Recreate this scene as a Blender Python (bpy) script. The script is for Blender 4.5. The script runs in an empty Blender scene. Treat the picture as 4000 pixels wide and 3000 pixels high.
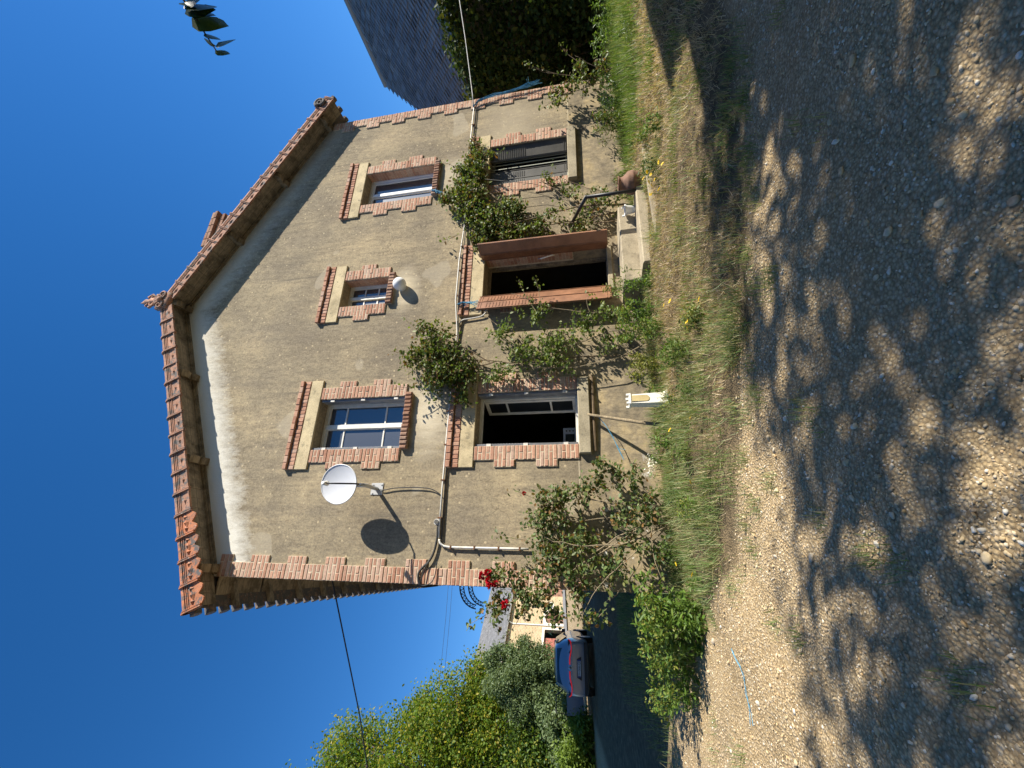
import bpy, math, random
import numpy as np
from mathutils import Vector, Matrix
random.seed(7)
RNG = np.random.default_rng(11)
SC = bpy.context.scene
COL = SC.collection
rad = math.radians

# ------------------------------------------------------------------ camera
CAM = np.array([0.313, -6.379, 1.6])
YAW, PIT, ROL, FPX = 0.3965, 0.18995, 0.05073, 1704.2
_F = np.array([math.sin(YAW)*math.cos(PIT), math.cos(YAW)*math.cos(PIT), math.sin(PIT)])
_R0 = np.array([math.cos(YAW), -math.sin(YAW), 0.0]); _U0 = np.cross(_R0, _F)
_R = math.cos(ROL)*_R0 - math.sin(ROL)*_U0
_U = math.sin(ROL)*_R0 + math.cos(ROL)*_U0
cd = bpy.data.cameras.new('camera'); cam = bpy.data.objects.new('camera', cd); COL.objects.link(cam)
cd.sensor_fit = 'HORIZONTAL'; cd.sensor_width = 36.0; cd.lens = FPX/4000*36
cd.clip_start = 0.05; cd.clip_end = 2000
# the photograph is a portrait shot stored sideways: the phone is rolled a quarter turn
cam.matrix_world = Matrix(((-_U[0], _R[0], -_F[0], CAM[0]), (-_U[1], _R[1], -_F[1], CAM[1]), (-_U[2], _R[2], -_F[2], CAM[2]), (0, 0, 0, 1)))
SC.camera = cam
SC.render.resolution_x, SC.render.resolution_y = 1024, 768

# ------------------------------------------------------------------ light
SUN = Vector((1.51, -1.0, 1.32)).normalized()
SUN_EL = math.asin(SUN.z); SUN_AZ = math.atan2(SUN.x, SUN.y)
wd = bpy.data.worlds.new('World'); SC.world = wd; wd.use_nodes = True
wn = wd.node_tree; bg = wn.nodes['Background']
sky = wn.nodes.new('ShaderNodeTexSky'); sky.sky_type = 'NISHITA'; sky.sun_disc = False
sky.sun_elevation = SUN_EL; sky.sun_rotation = SUN_AZ
sky.air_density = 1.0; sky.dust_density = 0.1; sky.ozone_density = 3.5; sky.altitude = 300
hs = wn.nodes.new('ShaderNodeHueSaturation'); hs.inputs['Saturation'].default_value = 1.3; hs.inputs['Hue'].default_value = 0.505; hs.inputs['Value'].default_value = 1.0
wn.links.new(sky.outputs[0], hs.inputs['Color']); wn.links.new(hs.outputs[0], bg.inputs[0]); bg.inputs[1].default_value = 0.096
sd = bpy.data.lights.new('sun', 'SUN'); sun = bpy.data.objects.new('sun', sd); COL.objects.link(sun)
sd.energy = 5.0; sd.angle = rad(0.53); sd.color = (1.0, 0.935, 0.81)
sun.rotation_euler = (-SUN).to_track_quat('-Z', 'Y').to_euler(); sun.location = (20, -15, 20)
SC.view_settings.view_transform = 'Standard'; SC.view_settings.look = 'None'
SC.view_settings.exposure = 0.93; SC.view_settings.gamma = 1.0

# ------------------------------------------------------------------ helpers
def obj(name, me, mat=None, parent=None, **props):
    o = bpy.data.objects.new(name, me); COL.objects.link(o)
    if mat is not None and me is not None and not me.materials: me.materials.append(mat)
    if parent is not None: o.parent = parent
    for k, v in props.items(): o[k] = v
    return o
def thing(name, label, cat, loc=(0, 0, 0), rotz=0.0, group=None):
    o = bpy.data.objects.new(name, None); COL.objects.link(o)
    o.location = loc; o.rotation_euler = (0, 0, rotz); o['label'] = label; o['category'] = cat
    o.empty_display_size = 0.1
    if group: o['group'] = group
    return o
def tag(o, label, cat, group=None):
    o['label'] = label; o['category'] = cat
    if group: o['group'] = group
    return o
class MB:
    def __init__(s): s.v = []; s.f = []
    def add(s, vs, fs):
        n = len(s.v); s.v += [tuple(map(float, v)) for v in vs]; s.f += [tuple(i+n for i in f) for f in fs]; return s
    def quad(s, a, b, c, d): return s.add([a, b, c, d], [(0, 1, 2, 3)])
    def box(s, x0, x1, y0, y1, z0, z1):
        return s.add([(x0, y0, z0), (x1, y0, z0), (x1, y1, z0), (x0, y1, z0), (x0, y0, z1), (x1, y0, z1), (x1, y1, z1), (x0, y1, z1)],
                     [(3, 2, 1, 0), (4, 5, 6, 7), (0, 1, 5, 4), (1, 2, 6, 5), (2, 3, 7, 6), (3, 0, 4, 7)])
    def brick(s, x0, x1, y0, y1, z0, z1, c=0.006):   # chamfered on the -y face
        return s.add([(x0, y1, z0), (x1, y1, z0), (x1, y1, z1), (x0, y1, z1), (x0, y0+c, z0), (x1, y0+c, z0), (x1, y0+c, z1), (x0, y0+c, z1),
                      (x0+c, y0, z0+c), (x1-c, y0, z0+c), (x1-c, y0, z1-c), (x0+c, y0, z1-c)],
                     [(0, 1, 5, 4), (1, 2, 6, 5), (2, 3, 7, 6), (3, 0, 4, 7), (4, 5, 9, 8), (5, 6, 10, 9), (6, 7, 11, 10), (7, 4, 8, 11), (8, 9, 10, 11)])
    def obox(s, o, a, b, c):   # box from corner o with edge vectors a, b, c
        o, a, b, c = map(np.array, (o, a, b, c))
        return s.add([o, o+a, o+a+b, o+b, o+c, o+a+c, o+a+b+c, o+b+c], [(3, 2, 1, 0), (4, 5, 6, 7), (0, 1, 5, 4), (1, 2, 6, 5), (2, 3, 7, 6), (3, 0, 4, 7)])
    def tube(s, pts, r, n=6, r1=None, cap=True):
        pts = [np.array(p, float) for p in pts]; m = len(pts); vs = []; fs = []
        up = np.array([0.31, 0.17, 0.93])
        for i, p in enumerate(pts):
            t = pts[min(i+1, m-1)]-pts[max(i-1, 0)]; t = t/(np.linalg.norm(t)+1e-9)
            a = np.cross(t, up); 
            if np.linalg.norm(a) < 1e-3: a = np.cross(t, (1, 0, 0))
            a /= np.linalg.norm(a); b = np.cross(t, a)
            rr = r if r1 is None else r+(r1-r)*i/(m-1)
            for k in range(n):
                an = 2*math.pi*k/n; vs.append(p+rr*(math.cos(an)*a+math.sin(an)*b))
        for i in range(m-1):
            for k in range(n):
                k2 = (k+1) % n; fs.append((i*n+k, i*n+k2, (i+1)*n+k2, (i+1)*n+k))
        if cap: fs.append(tuple(range(n-1, -1, -1))); fs.append(tuple((m-1)*n+k for k in range(n)))
        return s.add(vs, fs)
    def lathe(s, prof, n=20, c=(0, 0, 0)):
        vs = []; fs = []; m = len(prof)
        for r, z in prof:
            for k in range(n): a = 2*math.pi*k/n; vs.append((c[0]+r*math.cos(a), c[1]+r*math.sin(a), c[2]+z))
        for i in range(m-1):
            for k in range(n): k2 = (k+1) % n; fs.append((i*n+k, i*n+k2, (i+1)*n+k2, (i+1)*n+k))
        return s.add(vs, fs)
    def prism(s, poly, axis, a, b):   # polygon in the two other axes extruded along axis
        n = len(poly); vs = []
        for t in (a, b):
            for p in poly: q = list(p); q.insert(axis, t); vs.append(q)
        fs = [tuple(range(n)), tuple(range(2*n-1, n-1, -1))]+[(i, i+n, (i+1) % n+n, (i+1) % n) for i in range(n)]
        return s.add(vs, fs)
    def mesh(s, name='m', smooth=False):
        me = bpy.data.meshes.new(name); me.from_pydata(s.v, [], s.f); me.update()
        import bmesh
        bm = bmesh.new(); bm.from_mesh(me); bmesh.ops.recalc_face_normals(bm, faces=bm.faces[:]); bm.to_mesh(me); bm.free()
        if smooth: me.polygons.foreach_set('use_smooth', [True]*len(me.polygons))
        return me
    def build(s, name, mat, parent=None, smooth=False, **props): return obj(name, s.mesh(name, smooth), mat, parent, **props)
def np_mesh(name, V, F, smooth=False):      # V (n,3), F (m,k) constant k
    me = bpy.data.meshes.new(name); V = np.ascontiguousarray(V, np.float32); F = np.ascontiguousarray(F, np.int32)
    m, k = F.shape
    me.vertices.add(len(V)); me.vertices.foreach_set('co', V.ravel())
    me.loops.add(m*k); me.loops.foreach_set('vertex_index', F.ravel())
    me.polygons.add(m); me.polygons.foreach_set('loop_start', np.arange(0, m*k, k, dtype=np.int32))
    if smooth: me.polygons.foreach_set('use_smooth', np.ones(m, bool))
    me.update(calc_edges=True); return me
def inst(base_v, base_f, P, M):   # P (n,3), M (n,3,3) -> joined copies
    V = np.einsum('nij,vj->nvi', M, base_v)+P[:, None, :]
    F = base_f[None]+(np.arange(len(P))*len(base_v))[:, None, None]
    return V.reshape(-1, 3), F.reshape(-1, base_f.shape[1])
def unit(a): return a/(np.linalg.norm(a, axis=-1, keepdims=True)+1e-9)
def frames(ax, nr):   # columns: side, axis, normal
    ax = unit(ax); sd_ = unit(np.cross(ax, nr)); n2 = np.cross(sd_, ax); return np.stack([sd_, ax, n2], -1)

# ------------------------------------------------------------------ materials
def mat(name):
    m = bpy.data.materials.new(name); m.use_nodes = True
    return m, m.node_tree, m.node_tree.nodes['Principled BSDF']
def N(t, ty, **kw):
    n = t.nodes.new(ty)
    for k, v in kw.items():
        if k in n.inputs: n.inputs[k].default_value = v
        else: setattr(n, k, v)
    return n
def L(t, a, b): t.links.new(a, b)
def ramp(t, fac, stops):
    r = t.nodes.new('ShaderNodeValToRGB'); e = r.color_ramp.elements
    while len(e) < len(stops): e.new(0.5)
    for i, (p, c) in enumerate(stops): e[i].position = p; e[i].color = (*c, 1) if len(c) == 3 else c
    L(t, fac, r.inputs[0]); return r.outputs[0]
def mixc(t, fac, a, b, mode='MIX'):
    n = t.nodes.new('ShaderNodeMix'); n.data_type = 'RGBA'; n.blend_type = mode
    for i, x in ((0, fac), (6, a), (7, b)):
        if hasattr(x, 'is_output') or isinstance(x, bpy.types.NodeSocket): L(t, x, n.inputs[i])
        else: n.inputs[i].default_value = x if not isinstance(x, tuple) else (*x, 1)[:4]
    return n.outputs[2]
def math_(t, op, a, b=0.0, c=None, clamp=False):
    n = t.nodes.new('ShaderNodeMath'); n.operation = op; n.use_clamp = clamp
    for i, x in enumerate((a, b, c)):
        if x is None: continue
        if isinstance(x, bpy.types.NodeSocket): L(t, x, n.inputs[i])
        else: n.inputs[i].default_value = x
    return n.outputs[0]
def coords(t, scale=(1, 1, 1), kind='Object'):
    tc = t.nodes.new('ShaderNodeTexCoord'); mp = t.nodes.new('ShaderNodeMapping'); mp.inputs['Scale'].default_value = scale
    L(t, tc.outputs[kind], mp.inputs[0]); return mp.outputs[0]
def geo_pos(t): return t.nodes.new('ShaderNodeNewGeometry').outputs['Position']
def sep(t, v):
    n = t.nodes.new('ShaderNodeSeparateXYZ'); L(t, v, n.inputs[0]); return n.outputs
def noise(t, v, scale, detail=4, rough=0.55, dist=0.0):
    n = N(t, 'ShaderNodeTexNoise', Scale=scale, Detail=detail, Roughness=rough, Distortion=dist); L(t, v, n.inputs['Vector']); return n.outputs[0]
def mapv(t, v, scale):
    mp = t.nodes.new('ShaderNodeMapping'); mp.inputs['Scale'].default_value = scale; L(t, v, mp.inputs[0]); return mp.outputs[0]
def bump(t, b, h, strength=0.4, dist=0.01):
    n = N(t, 'ShaderNodeBump', Strength=strength, Distance=dist); L(t, h, n.inputs['Height']); L(t, n.outputs[0], b.inputs['Normal'])
def island_rand(t):
    g = t.nodes.new('ShaderNodeNewGeometry').outputs['Random Per Island']; o = t.nodes.new('ShaderNodeObjectInfo').outputs['Random']
    return math_(t, 'FRACT', math_(t, 'ADD', g, o))
def simple(name, col, rough=0.7, metal=0.0, var=0.15, scale=6.0, bmp=0.0, spec=0.5, bscale=None):
    m, t, b = mat(name); p = geo_pos(t)
    n = noise(t, p, scale, 5)
    lo = tuple(c*(1-var) for c in col); hi = tuple(min(1, c*(1+var)) for c in col)
    L(t, ramp(t, n, [(0.3, lo), (0.7, hi)]), b.inputs['Base Color'])
    b.inputs['Roughness'].default_value = rough; b.inputs['Metallic'].default_value = metal; b.inputs['Specular IOR Level'].default_value = spec
    if bmp: bump(t, b, noise(t, p, bscale or scale*8, 4), bmp, 0.004)
    return m
def leafmat(name, cols, trans=0.3, rough=0.5, spec=0.35):
    m, t, b = mat(name); r = island_rand(t); k = len(cols)
    c = ramp(t, r, [((i+0.5)/k, cc) for i, cc in enumerate(cols)])
    L(t, c, b.inputs['Base Color']); b.inputs['Roughness'].default_value = rough; b.inputs['Specular IOR Level'].default_value = spec
    tr = t.nodes.new('ShaderNodeBsdfTranslucent'); mx = t.nodes.new('ShaderNodeMixShader'); mx.inputs[0].default_value = trans
    br = mixc(t, 1.0, c, (1.5, 1.5, 0.7), 'MULTIPLY'); L(t, br, tr.inputs[0])
    L(t, b.outputs[0], mx.inputs[1]); L(t, tr.outputs[0], mx.inputs[2]); L(t, mx.outputs[0], t.nodes['Material Output'].inputs[0])
    return m
M = {}
def wall_material():
    m, t, b = mat('render_coat'); p = geo_pos(t); x, y, z = sep(t, p)
    base = noise(t, p, 0.9, 5, 0.6)
    c = ramp(t, base, [(0.30, (0.215, 0.18, 0.13)), (0.5, (0.30, 0.25, 0.17)), (0.72, (0.415, 0.335, 0.215))])
    streak = noise(t, mapv(t, p, (5.5, 1, 0.8)), 1.0, 6, 0.7)
    c = mixc(t, math_(t, 'MULTIPLY', ramp(t, streak, [(0.48, (0, 0, 0)), (0.66, (1, 1, 1))]), 0.65), c, (0.185, 0.155, 0.115))
    blot = noise(t, mapv(t, p, (1.4, 1, 0.8)), 0.9, 7, 0.7)
    c = mixc(t, math_(t, 'MULTIPLY', ramp(t, blot, [(0.47, (0, 0, 0)), (0.66, (1, 1, 1))]), 0.6), c, (0.205, 0.175, 0.135))
    fine = noise(t, mapv(t, p, (1.5, 1, 0.75)), 10, 8, 0.82)
    c = mixc(t, 1.0, c, ramp(t, fine, [(0.30, (0.58, 0.57, 0.58)), (0.45, (0.90, 0.89, 0.89)), (0.53, (1.04, 1.04, 1.03)), (0.66, (1.30, 1.27, 1.2))]), 'MULTIPLY')
    gr = noise(t, p, 30, 4, 0.85)
    c = mixc(t, 1.0, c, ramp(t, gr, [(0.32, (0.68, 0.68, 0.68)), (0.48, (1, 1, 1)), (0.66, (1.3, 1.28, 1.22))]), 'MULTIPLY')
    v = N(t, 'ShaderNodeTexVoronoi', Scale=7.0); L(t, p, v.inputs['Vector'])
    c = mixc(t, ramp(t, v.outputs['Distance'], [(0.10, (1, 1, 1)), (0.14, (0, 0, 0))]), c, (0.47, 0.385, 0.25))
    v2 = N(t, 'ShaderNodeTexVoronoi', Scale=4.1); L(t, p, v2.inputs['Vector'])
    c = mixc(t, ramp(t, v2.outputs['Distance'], [(0.02, (1, 1, 1)), (0.035, (0, 0, 0))]), c, (0.05, 0.045, 0.04))
    # rain runs, hairline cracks and a few lighter repairs
    run = noise(t, mapv(t, p, (9.0, 1, 0.35)), 1.0, 5, 0.65); runm = noise(t, mapv(t, p, (0.8, 1, 0.5)), 1.0, 3)
    c = mixc(t, math_(t, 'MULTIPLY', math_(t, 'MULTIPLY', ramp(t, run, [(0.55, (0, 0, 0)), (0.72, (1, 1, 1))]), ramp(t, runm, [(0.45, (0, 0, 0)), (0.62, (1, 1, 1))])), 0.8), c, (0.13, 0.115, 0.095))
    rep = noise(t, mapv(t, p, (0.9, 1, 1.1)), 1.15, 2, 0.4); c = mixc(t, math_(t, 'MULTIPLY', ramp(t, rep, [(0.655, (0, 0, 0)), (0.67, (1, 1, 1))]), 0.45), c, (0.44, 0.385, 0.29))
    wp = t.nodes.new('ShaderNodeVectorMath'); wp.operation = 'ADD'; wn_ = N(t, 'ShaderNodeTexNoise', Scale=2.5, Detail=4.0); L(t, p, wn_.inputs['Vector']); L(t, p, wp.inputs[0]); L(t, wn_.outputs['Color'], wp.inputs[1])
    cv = N(t, 'ShaderNodeTexVoronoi', Scale=0.55); cv.feature = 'DISTANCE_TO_EDGE'; L(t, wp.outputs[0], cv.inputs['Vector']); cm_ = noise(t, p, 0.7, 2)
    c = mixc(t, math_(t, 'MULTIPLY', math_(t, 'MULTIPLY', ramp(t, cv.outputs['Distance'], [(0.0, (1, 1, 1)), (0.006, (0, 0, 0))]), ramp(t, cm_, [(0.5, (0, 0, 0)), (0.6, (1, 1, 1))])), 0.6), c, (0.10, 0.085, 0.065))
    # unweathered pale coat kept clean under the verge
    slope = math_(t, 'SUBTRACT', 10.0, math_(t, 'MULTIPLY', math_(t, 'ABSOLUTE', math_(t, 'SUBTRACT', x, 5.0)), 0.474))
    d = math_(t, 'SUBTRACT', slope, z)
    wob = noise(t, mapv(t, p, (3.2, 1, 0.9)), 1.3, 6, 0.75)
    wid = math_(t, 'ADD', math_(t, 'MULTIPLY', wob, 0.75), math_(t, 'MULTIPLY', fine, 0.55))
    pale = math_(t, 'SUBTRACT', 1.0, math_(t, 'DIVIDE', math_(t, 'SUBTRACT', d, math_(t, 'SUBTRACT', wid, 0.22)), 0.42), clamp=True)
    pale = math_(t, 'MULTIPLY', pale, math_(t, 'ADD', 0.62, math_(t, 'MULTIPLY', math_(t, 'SUBTRACT', 5.0, x), 0.09)), clamp=True)
    c = mixc(t, pale, c, (0.66, 0.64, 0.58))
    # washed patches under the two upper sills
    def patch(cx, cz, rx, rz, col, k):
        nonlocal c
        dx = math_(t, 'DIVIDE', math_(t, 'SUBTRACT', x, cx), rx); dz = math_(t, 'DIVIDE', math_(t, 'SUBTRACT', z, cz), rz)
        r = math_(t, 'SQRT', math_(t, 'ADD', math_(t, 'MULTIPLY', dx, dx), math_(t, 'MULTIPLY', dz, dz)))
        r = math_(t, 'ADD', r, math_(t, 'MULTIPLY', math_(t, 'SUBTRACT', wob, 0.5), 1.5))
        r = math_(t, 'ADD', r, math_(t, 'MULTIPLY', math_(t, 'SUBTRACT', fine, 0.5), 0.7))
        c = mixc(t, math_(t, 'MULTIPLY', math_(t, 'SUBTRACT', 1.25, math_(t, 'MULTIPLY', r, 1.1), clamp=True), k), c, col)
    patch(2.55, 4.35, 0.75, 0.45, (0.62, 0.54, 0.40), 0.9)
    patch(5.05, 5.05, 0.5, 0.32, (0.60, 0.52, 0.38), 0.85)
    patch(7.7, 4.4, 0.7, 0.4, (0.52, 0.45, 0.33), 0.6)
    patch(8.9, 3.1, 1.2, 0.8, (0.46, 0.39, 0.28), 0.5)
    # plinth: greyer cement with flaking white spots
    pl = math_(t, 'SUBTRACT', 1.895, z); plm = math_(t, 'MULTIPLY', pl, 60, clamp=True)
    pn = noise(t, p, 2.2, 6, 0.7)
    pc = ramp(t, pn, [(0.35, (0.15, 0.13, 0.105)), (0.52, (0.30, 0.25, 0.175)), (0.66, (0.44, 0.35, 0.21))])
    pc = mixc(t, 1.0, pc, ramp(t, fine, [(0.3, (0.55, 0.55, 0.55)), (0.66, (1.35, 1.32, 1.25))]), 'MULTIPLY')
    fl = noise(t, mapv(t, p, (1, 1, 1)), 5.5, 3, 0.6)
    leftm = math_(t, 'SUBTRACT', 1.25, math_(t, 'MULTIPLY', x, 0.5), clamp=True)
    pc = mixc(t, math_(t, 'MULTIPLY', ramp(t, fl, [(0.64, (0, 0, 0)), (0.67, (1, 1, 1))]), leftm), pc, (0.66, 0.63, 0.58))
    c = mixc(t, plm, c, pc)
    ln = math_(t, 'SUBTRACT', 1.0, math_(t, 'MULTIPLY', math_(t, 'ABSOLUTE', math_(t, 'SUBTRACT', z, 1.9)), 90), clamp=True)
    c = mixc(t, math_(t, 'MULTIPLY', ln, 0.8), c, (0.6, 0.52, 0.38))
    L(t, c, b.inputs['Base Color']); b.inputs['Roughness'].default_value = 0.95; b.inputs['Specular IOR Level'].default_value = 0.1
    h = math_(t, 'ADD', math_(t, 'MULTIPLY', fine, 1.0), math_(t, 'MULTIPLY', gr, 0.8))
    bump(t, b, h, 0.5, 0.010); return m
M['wall'] = wall_material()
def brick_material(name, dark=1.0):
    m, t, b = mat(name); r = island_rand(t); p = geo_pos(t)
    c = ramp(t, r, [(0.05, (0.38*dark, 0.195*dark, 0.13*dark)), (0.4, (0.46*dark, 0.25*dark, 0.17*dark)), (0.7, (0.52*dark, 0.30*dark, 0.205*dark)), (0.97, (0.48*dark, 0.33*dark, 0.25*dark))])
    n = noise(t, p, 30, 5, 0.7); c = mixc(t, 1.0, c, ramp(t, n, [(0.3, (0.72, 0.74, 0.75)), (0.55, (1, 1, 1)), (0.78, (1.3, 1.35, 1.4))]), 'MULTIPLY')
    w = noise(t, p, 1.7, 5, 0.6); c = mixc(t, math_(t, 'MULTIPLY', ramp(t, w, [(0.5, (0, 0, 0)), (0.7, (1, 1, 1))]), 0.4), c, (0.52, 0.40, 0.31))
    L(t, c, b.inputs['Base Color']); b.inputs['Roughness'].default_value = 0.9; b.inputs['Specular IOR Level'].default_value = 0.15
    bump(t, b, noise(t, p, 90, 4), 0.4, 0.004); return m
M['brick'] = brick_material('fired_brick'); M['brick_dark'] = brick_material('weathered_brick', 0.62)
M['mortar'] = simple('lime_mortar', (0.54, 0.45, 0.33), 0.95, var=0.25, scale=14, bmp=0.4, spec=0.1)
def cement(name, col, scale=3.0, lichen=True):
    m, t, b = mat(name); p = geo_pos(t); n = noise(t, p, scale, 7, 0.68)
    c = ramp(t, n, [(0.3, tuple(k*0.55 for k in col)), (0.5, col), (0.7, tuple(min(1, k*1.22) for k in col))])
    f = noise(t, p, 55, 5, 0.7); c = mixc(t, 1.0, c, ramp(t, f, [(0.3, (0.75, 0.75, 0.75)), (0.7, (1.15, 1.15, 1.12))]), 'MULTIPLY')
    if lichen:
        g = noise(t, p, 9, 6, 0.75); c = mixc(t, math_(t, 'MULTIPLY', ramp(t, g, [(0.56, (0, 0, 0)), (0.68, (1, 1, 1))]), 0.7), c, (0.13, 0.12, 0.09))
    L(t, c, b.inputs['Base Color']); b.inputs['Roughness'].default_value = 0.92; b.inputs['Specular IOR Level'].default_value = 0.15
    bump(t, b, f, 0.45, 0.006); return m
M['lintel'] = cement('pale_lintel', (0.56, 0.46, 0.29), 2.2); M['sill'] = cement('cement_sill', (0.36, 0.31, 0.22), 3); M['step'] = cement('cement_step', (0.41, 0.35, 0.255), 2.5)
def terracotta(name, hue, lich):
    m, t, b = mat(name); p = geo_pos(t); r = island_rand(t)
    c = ramp(t, noise(t, p, 5, 5), [(0.3, tuple(k*0.75 for k in hue)), (0.7, tuple(min(1, k*1.2) for k in hue))])
    l = noise(t, p, 11, 7, 0.8); c = mixc(t, ramp(t, l, [(lich, (0, 0, 0)), (lich+0.09, (1, 1, 1))]), c, (0.13, 0.125, 0.12))
    l2 = noise(t, mapv(t, p, (1.3, 1.1, 0.9)), 17, 6, 0.8); c = mixc(t, ramp(t, l2, [(0.60, (0, 0, 0)), (0.66, (1, 1, 1))]), c, (0.42, 0.41, 0.37))
    L(t, c, b.inputs['Base Color']); b.inputs['Roughness'].default_value = 0.85; b.inputs['Specular IOR Level'].default_value = 0.2
    bump(t, b, l, 0.5, 0.01); return m
M['tile'] = terracotta('verge_terracotta', (0.40, 0.215, 0.145), 0.49); M['tile2'] = terracotta('bright_terracotta', (0.50, 0.20, 0.105), 0.48)
M['tileroll'] = terracotta('lichened_roll', (0.30, 0.19, 0.14), 0.40)
def wood(name, col, sc=(2, 14, 14)):
    m, t, b = mat(name); p = coords(t, sc, 'Object'); n = noise(t, p, 3, 7, 0.7); q = geo_pos(t); n2 = noise(t, q, 4.5, 5, 0.7)
    c = ramp(t, n, [(0.3, tuple(k*0.5 for k in col)), (0.55, col), (0.75, tuple(min(1, k*1.35) for k in col))])
    c = mixc(t, math_(t, 'MULTIPLY', ramp(t, n2, [(0.45, (0, 0, 0)), (0.62, (1, 1, 1))]), 0.75), c, tuple(k*0.28 for k in col))
    L(t, c, b.inputs['Base Color']); b.inputs['Roughness'].default_value = 0.85; b.inputs['Specular IOR Level'].default_value = 0.2; bump(t, b, n, 0.3, 0.004); return m
M['soffit'] = wood('old_soffit_boards', (0.36, 0.30, 0.22)); M['timber'] = wood('weathered_timber', (0.30, 0.24, 0.16)); M['stakewood'] = wood('pale_stake_wood', (0.30, 0.24, 0.155))
M['white_paint'] = simple('white_window_paint', (0.72, 0.70, 0.64), 0.5, var=0.12, scale=9); M['pvc'] = simple('white_pvc', (0.80, 0.80, 0.80), 0.3, var=0.03)
M['grey_metal'] = simple('grey_shutter_metal', (0.25, 0.26, 0.28), 0.5, 0.2, var=0.2, scale=8); M['dark_shutter'] = simple('dark_grey_shutter', (0.09, 0.085, 0.075), 0.55, 0.0, var=0.25, scale=5)
M['pale_frame'] = simple('grey_green_frame', (0.42, 0.43, 0.36), 0.6, var=0.12)
M['brown_metal'] = simple('brown_shutter_metal', (0.25, 0.122, 0.068), 0.45, 0.0, var=0.3, scale=5, spec=0.5)
M['black_metal'] = simple('black_metal', (0.015, 0.015, 0.016), 0.45, 0.1, var=0.1); M['black_cable'] = simple('black_cable', (0.02, 0.02, 0.02), 0.6, var=0.1)
M['conduit'] = simple('pale_conduit', (0.62, 0.60, 0.55), 0.55, var=0.18, scale=12); M['rust'] = simple('rusty_clip', (0.16, 0.07, 0.03), 0.85, var=0.3, scale=30)
M['dish'] = simple('dish_white', (0.60, 0.61, 0.63), 0.45, var=0.03); M['galv'] = simple('galvanised_steel', (0.55, 0.56, 0.57), 0.45, 0.6, var=0.1, scale=20)
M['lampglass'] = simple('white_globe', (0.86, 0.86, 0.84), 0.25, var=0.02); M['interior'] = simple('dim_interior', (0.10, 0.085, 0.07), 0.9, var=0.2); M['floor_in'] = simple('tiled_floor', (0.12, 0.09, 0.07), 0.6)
def glass(name, tint=(0.012, 0.016, 0.02), ior=2.1):
    m, t, b = mat(name); b.inputs['Base Color'].default_value = (*tint, 1); b.inputs['Roughness'].default_value = 0.5
    g = N(t, 'ShaderNodeBsdfGlossy', Roughness=0.015); f = N(t, 'ShaderNodeFresnel', IOR=ior); mx = t.nodes.new('ShaderNodeMixShader')
    p = geo_pos(t); n = N(t, 'ShaderNodeBump', Strength=0.02, Distance=0.02); L(t, noise(t, p, 1.6, 2), n.inputs['Height']); L(t, n.outputs[0], g.inputs['Normal'])
    L(t, f.outputs[0], mx.inputs[0]); L(t, b.outputs[0], mx.inputs[1]); L(t, g.outputs[0], mx.inputs[2]); L(t, mx.outputs[0], t.nodes['Material Output'].inputs[0]); return m
M['glass'] = glass('window_glass')
M['twine'] = simple('blue_twine', (0.10, 0.33, 0.50), 0.7, var=0.2, scale=30); M['white_china'] = simple('white_china', (0.80, 0.80, 0.78), 0.3, var=0.05); M['plaster_white'] = simple('white_plaster', (0.78, 0.76, 0.70), 0.8, var=0.08, bmp=0.2)
M['niche'] = simple('tan_niche', (0.45, 0.36, 0.18), 0.85, var=0.2); M['urn'] = simple('old_terracotta_urn', (0.22, 0.125, 0.085), 0.9, var=0.4, scale=9, bmp=0.5)
M['bark'] = simple('brown_bark', (0.13, 0.095, 0.065), 0.9, var=0.35, scale=12, bmp=0.6); M['cane'] = simple('grey_cane', (0.24, 0.19, 0.12), 0.8, var=0.35, scale=14, bmp=0.3); M['twig'] = simple('brown_twig', (0.17, 0.12, 0.07), 0.85, var=0.3, scale=18)
M['rose_leaf'] = leafmat('rose_leaf', [(0.06, 0.10, 0.03), (0.10, 0.15, 0.04), (0.13, 0.19, 0.055), (0.07, 0.11, 0.045), (0.20, 0.21, 0.06), (0.11, 0.15, 0.07), (0.22, 0.12, 0.04)], 0.3)
M['climb_leaf'] = leafmat('climber_leaf', [(0.06, 0.10, 0.022), (0.10, 0.155, 0.032), (0.16, 0.21, 0.05), (0.07, 0.11, 0.025), (0.21, 0.235, 0.065), (0.06, 0.09, 0.02), (0.18, 0.09, 0.035), (0.09, 0.13, 0.03)], 0.35, 0.5, 0.35)
M['fresh_leaf'] = leafmat('fresh_leaf', [(0.11, 0.17, 0.035), (0.15, 0.20, 0.045), (0.09, 0.14, 0.035), (0.19, 0.22, 0.07)], 0.35)
M['weed_leaf'] = leafmat('weed_leaf', [(0.09, 0.17, 0.03), (0.13, 0.22, 0.035), (0.17, 0.24, 0.05), (0.08, 0.14, 0.03)], 0.35); M['golden'] = leafmat('weed_spray', [(0.22, 0.24, 0.05), (0.28, 0.27, 0.06), (0.20, 0.22, 0.05)], 0.3)
M['ivy_leaf'] = leafmat('ivy_leaf', [(0.025, 0.045, 0.013), (0.035, 0.065, 0.016), (0.05, 0.08, 0.02), (0.08, 0.085, 0.016)], 0.2, .65, .15)
M['tree_leaf'] = leafmat('yellowing_leaf', [(0.08, 0.15, 0.02), (0.12, 0.20, 0.025), (0.17, 0.24, 0.03), (0.08, 0.145, 0.02), (0.25, 0.27, 0.035), (0.10, 0.17, 0.025), (0.34, 0.29, 0.04)], 0.45)
M['dark_leaf'] = leafmat('deep_green_leaf', [(0.05, 0.10, 0.02), (0.07, 0.13, 0.028), (0.09, 0.15, 0.03), (0.05, 0.09, 0.02)], 0.3)
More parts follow.
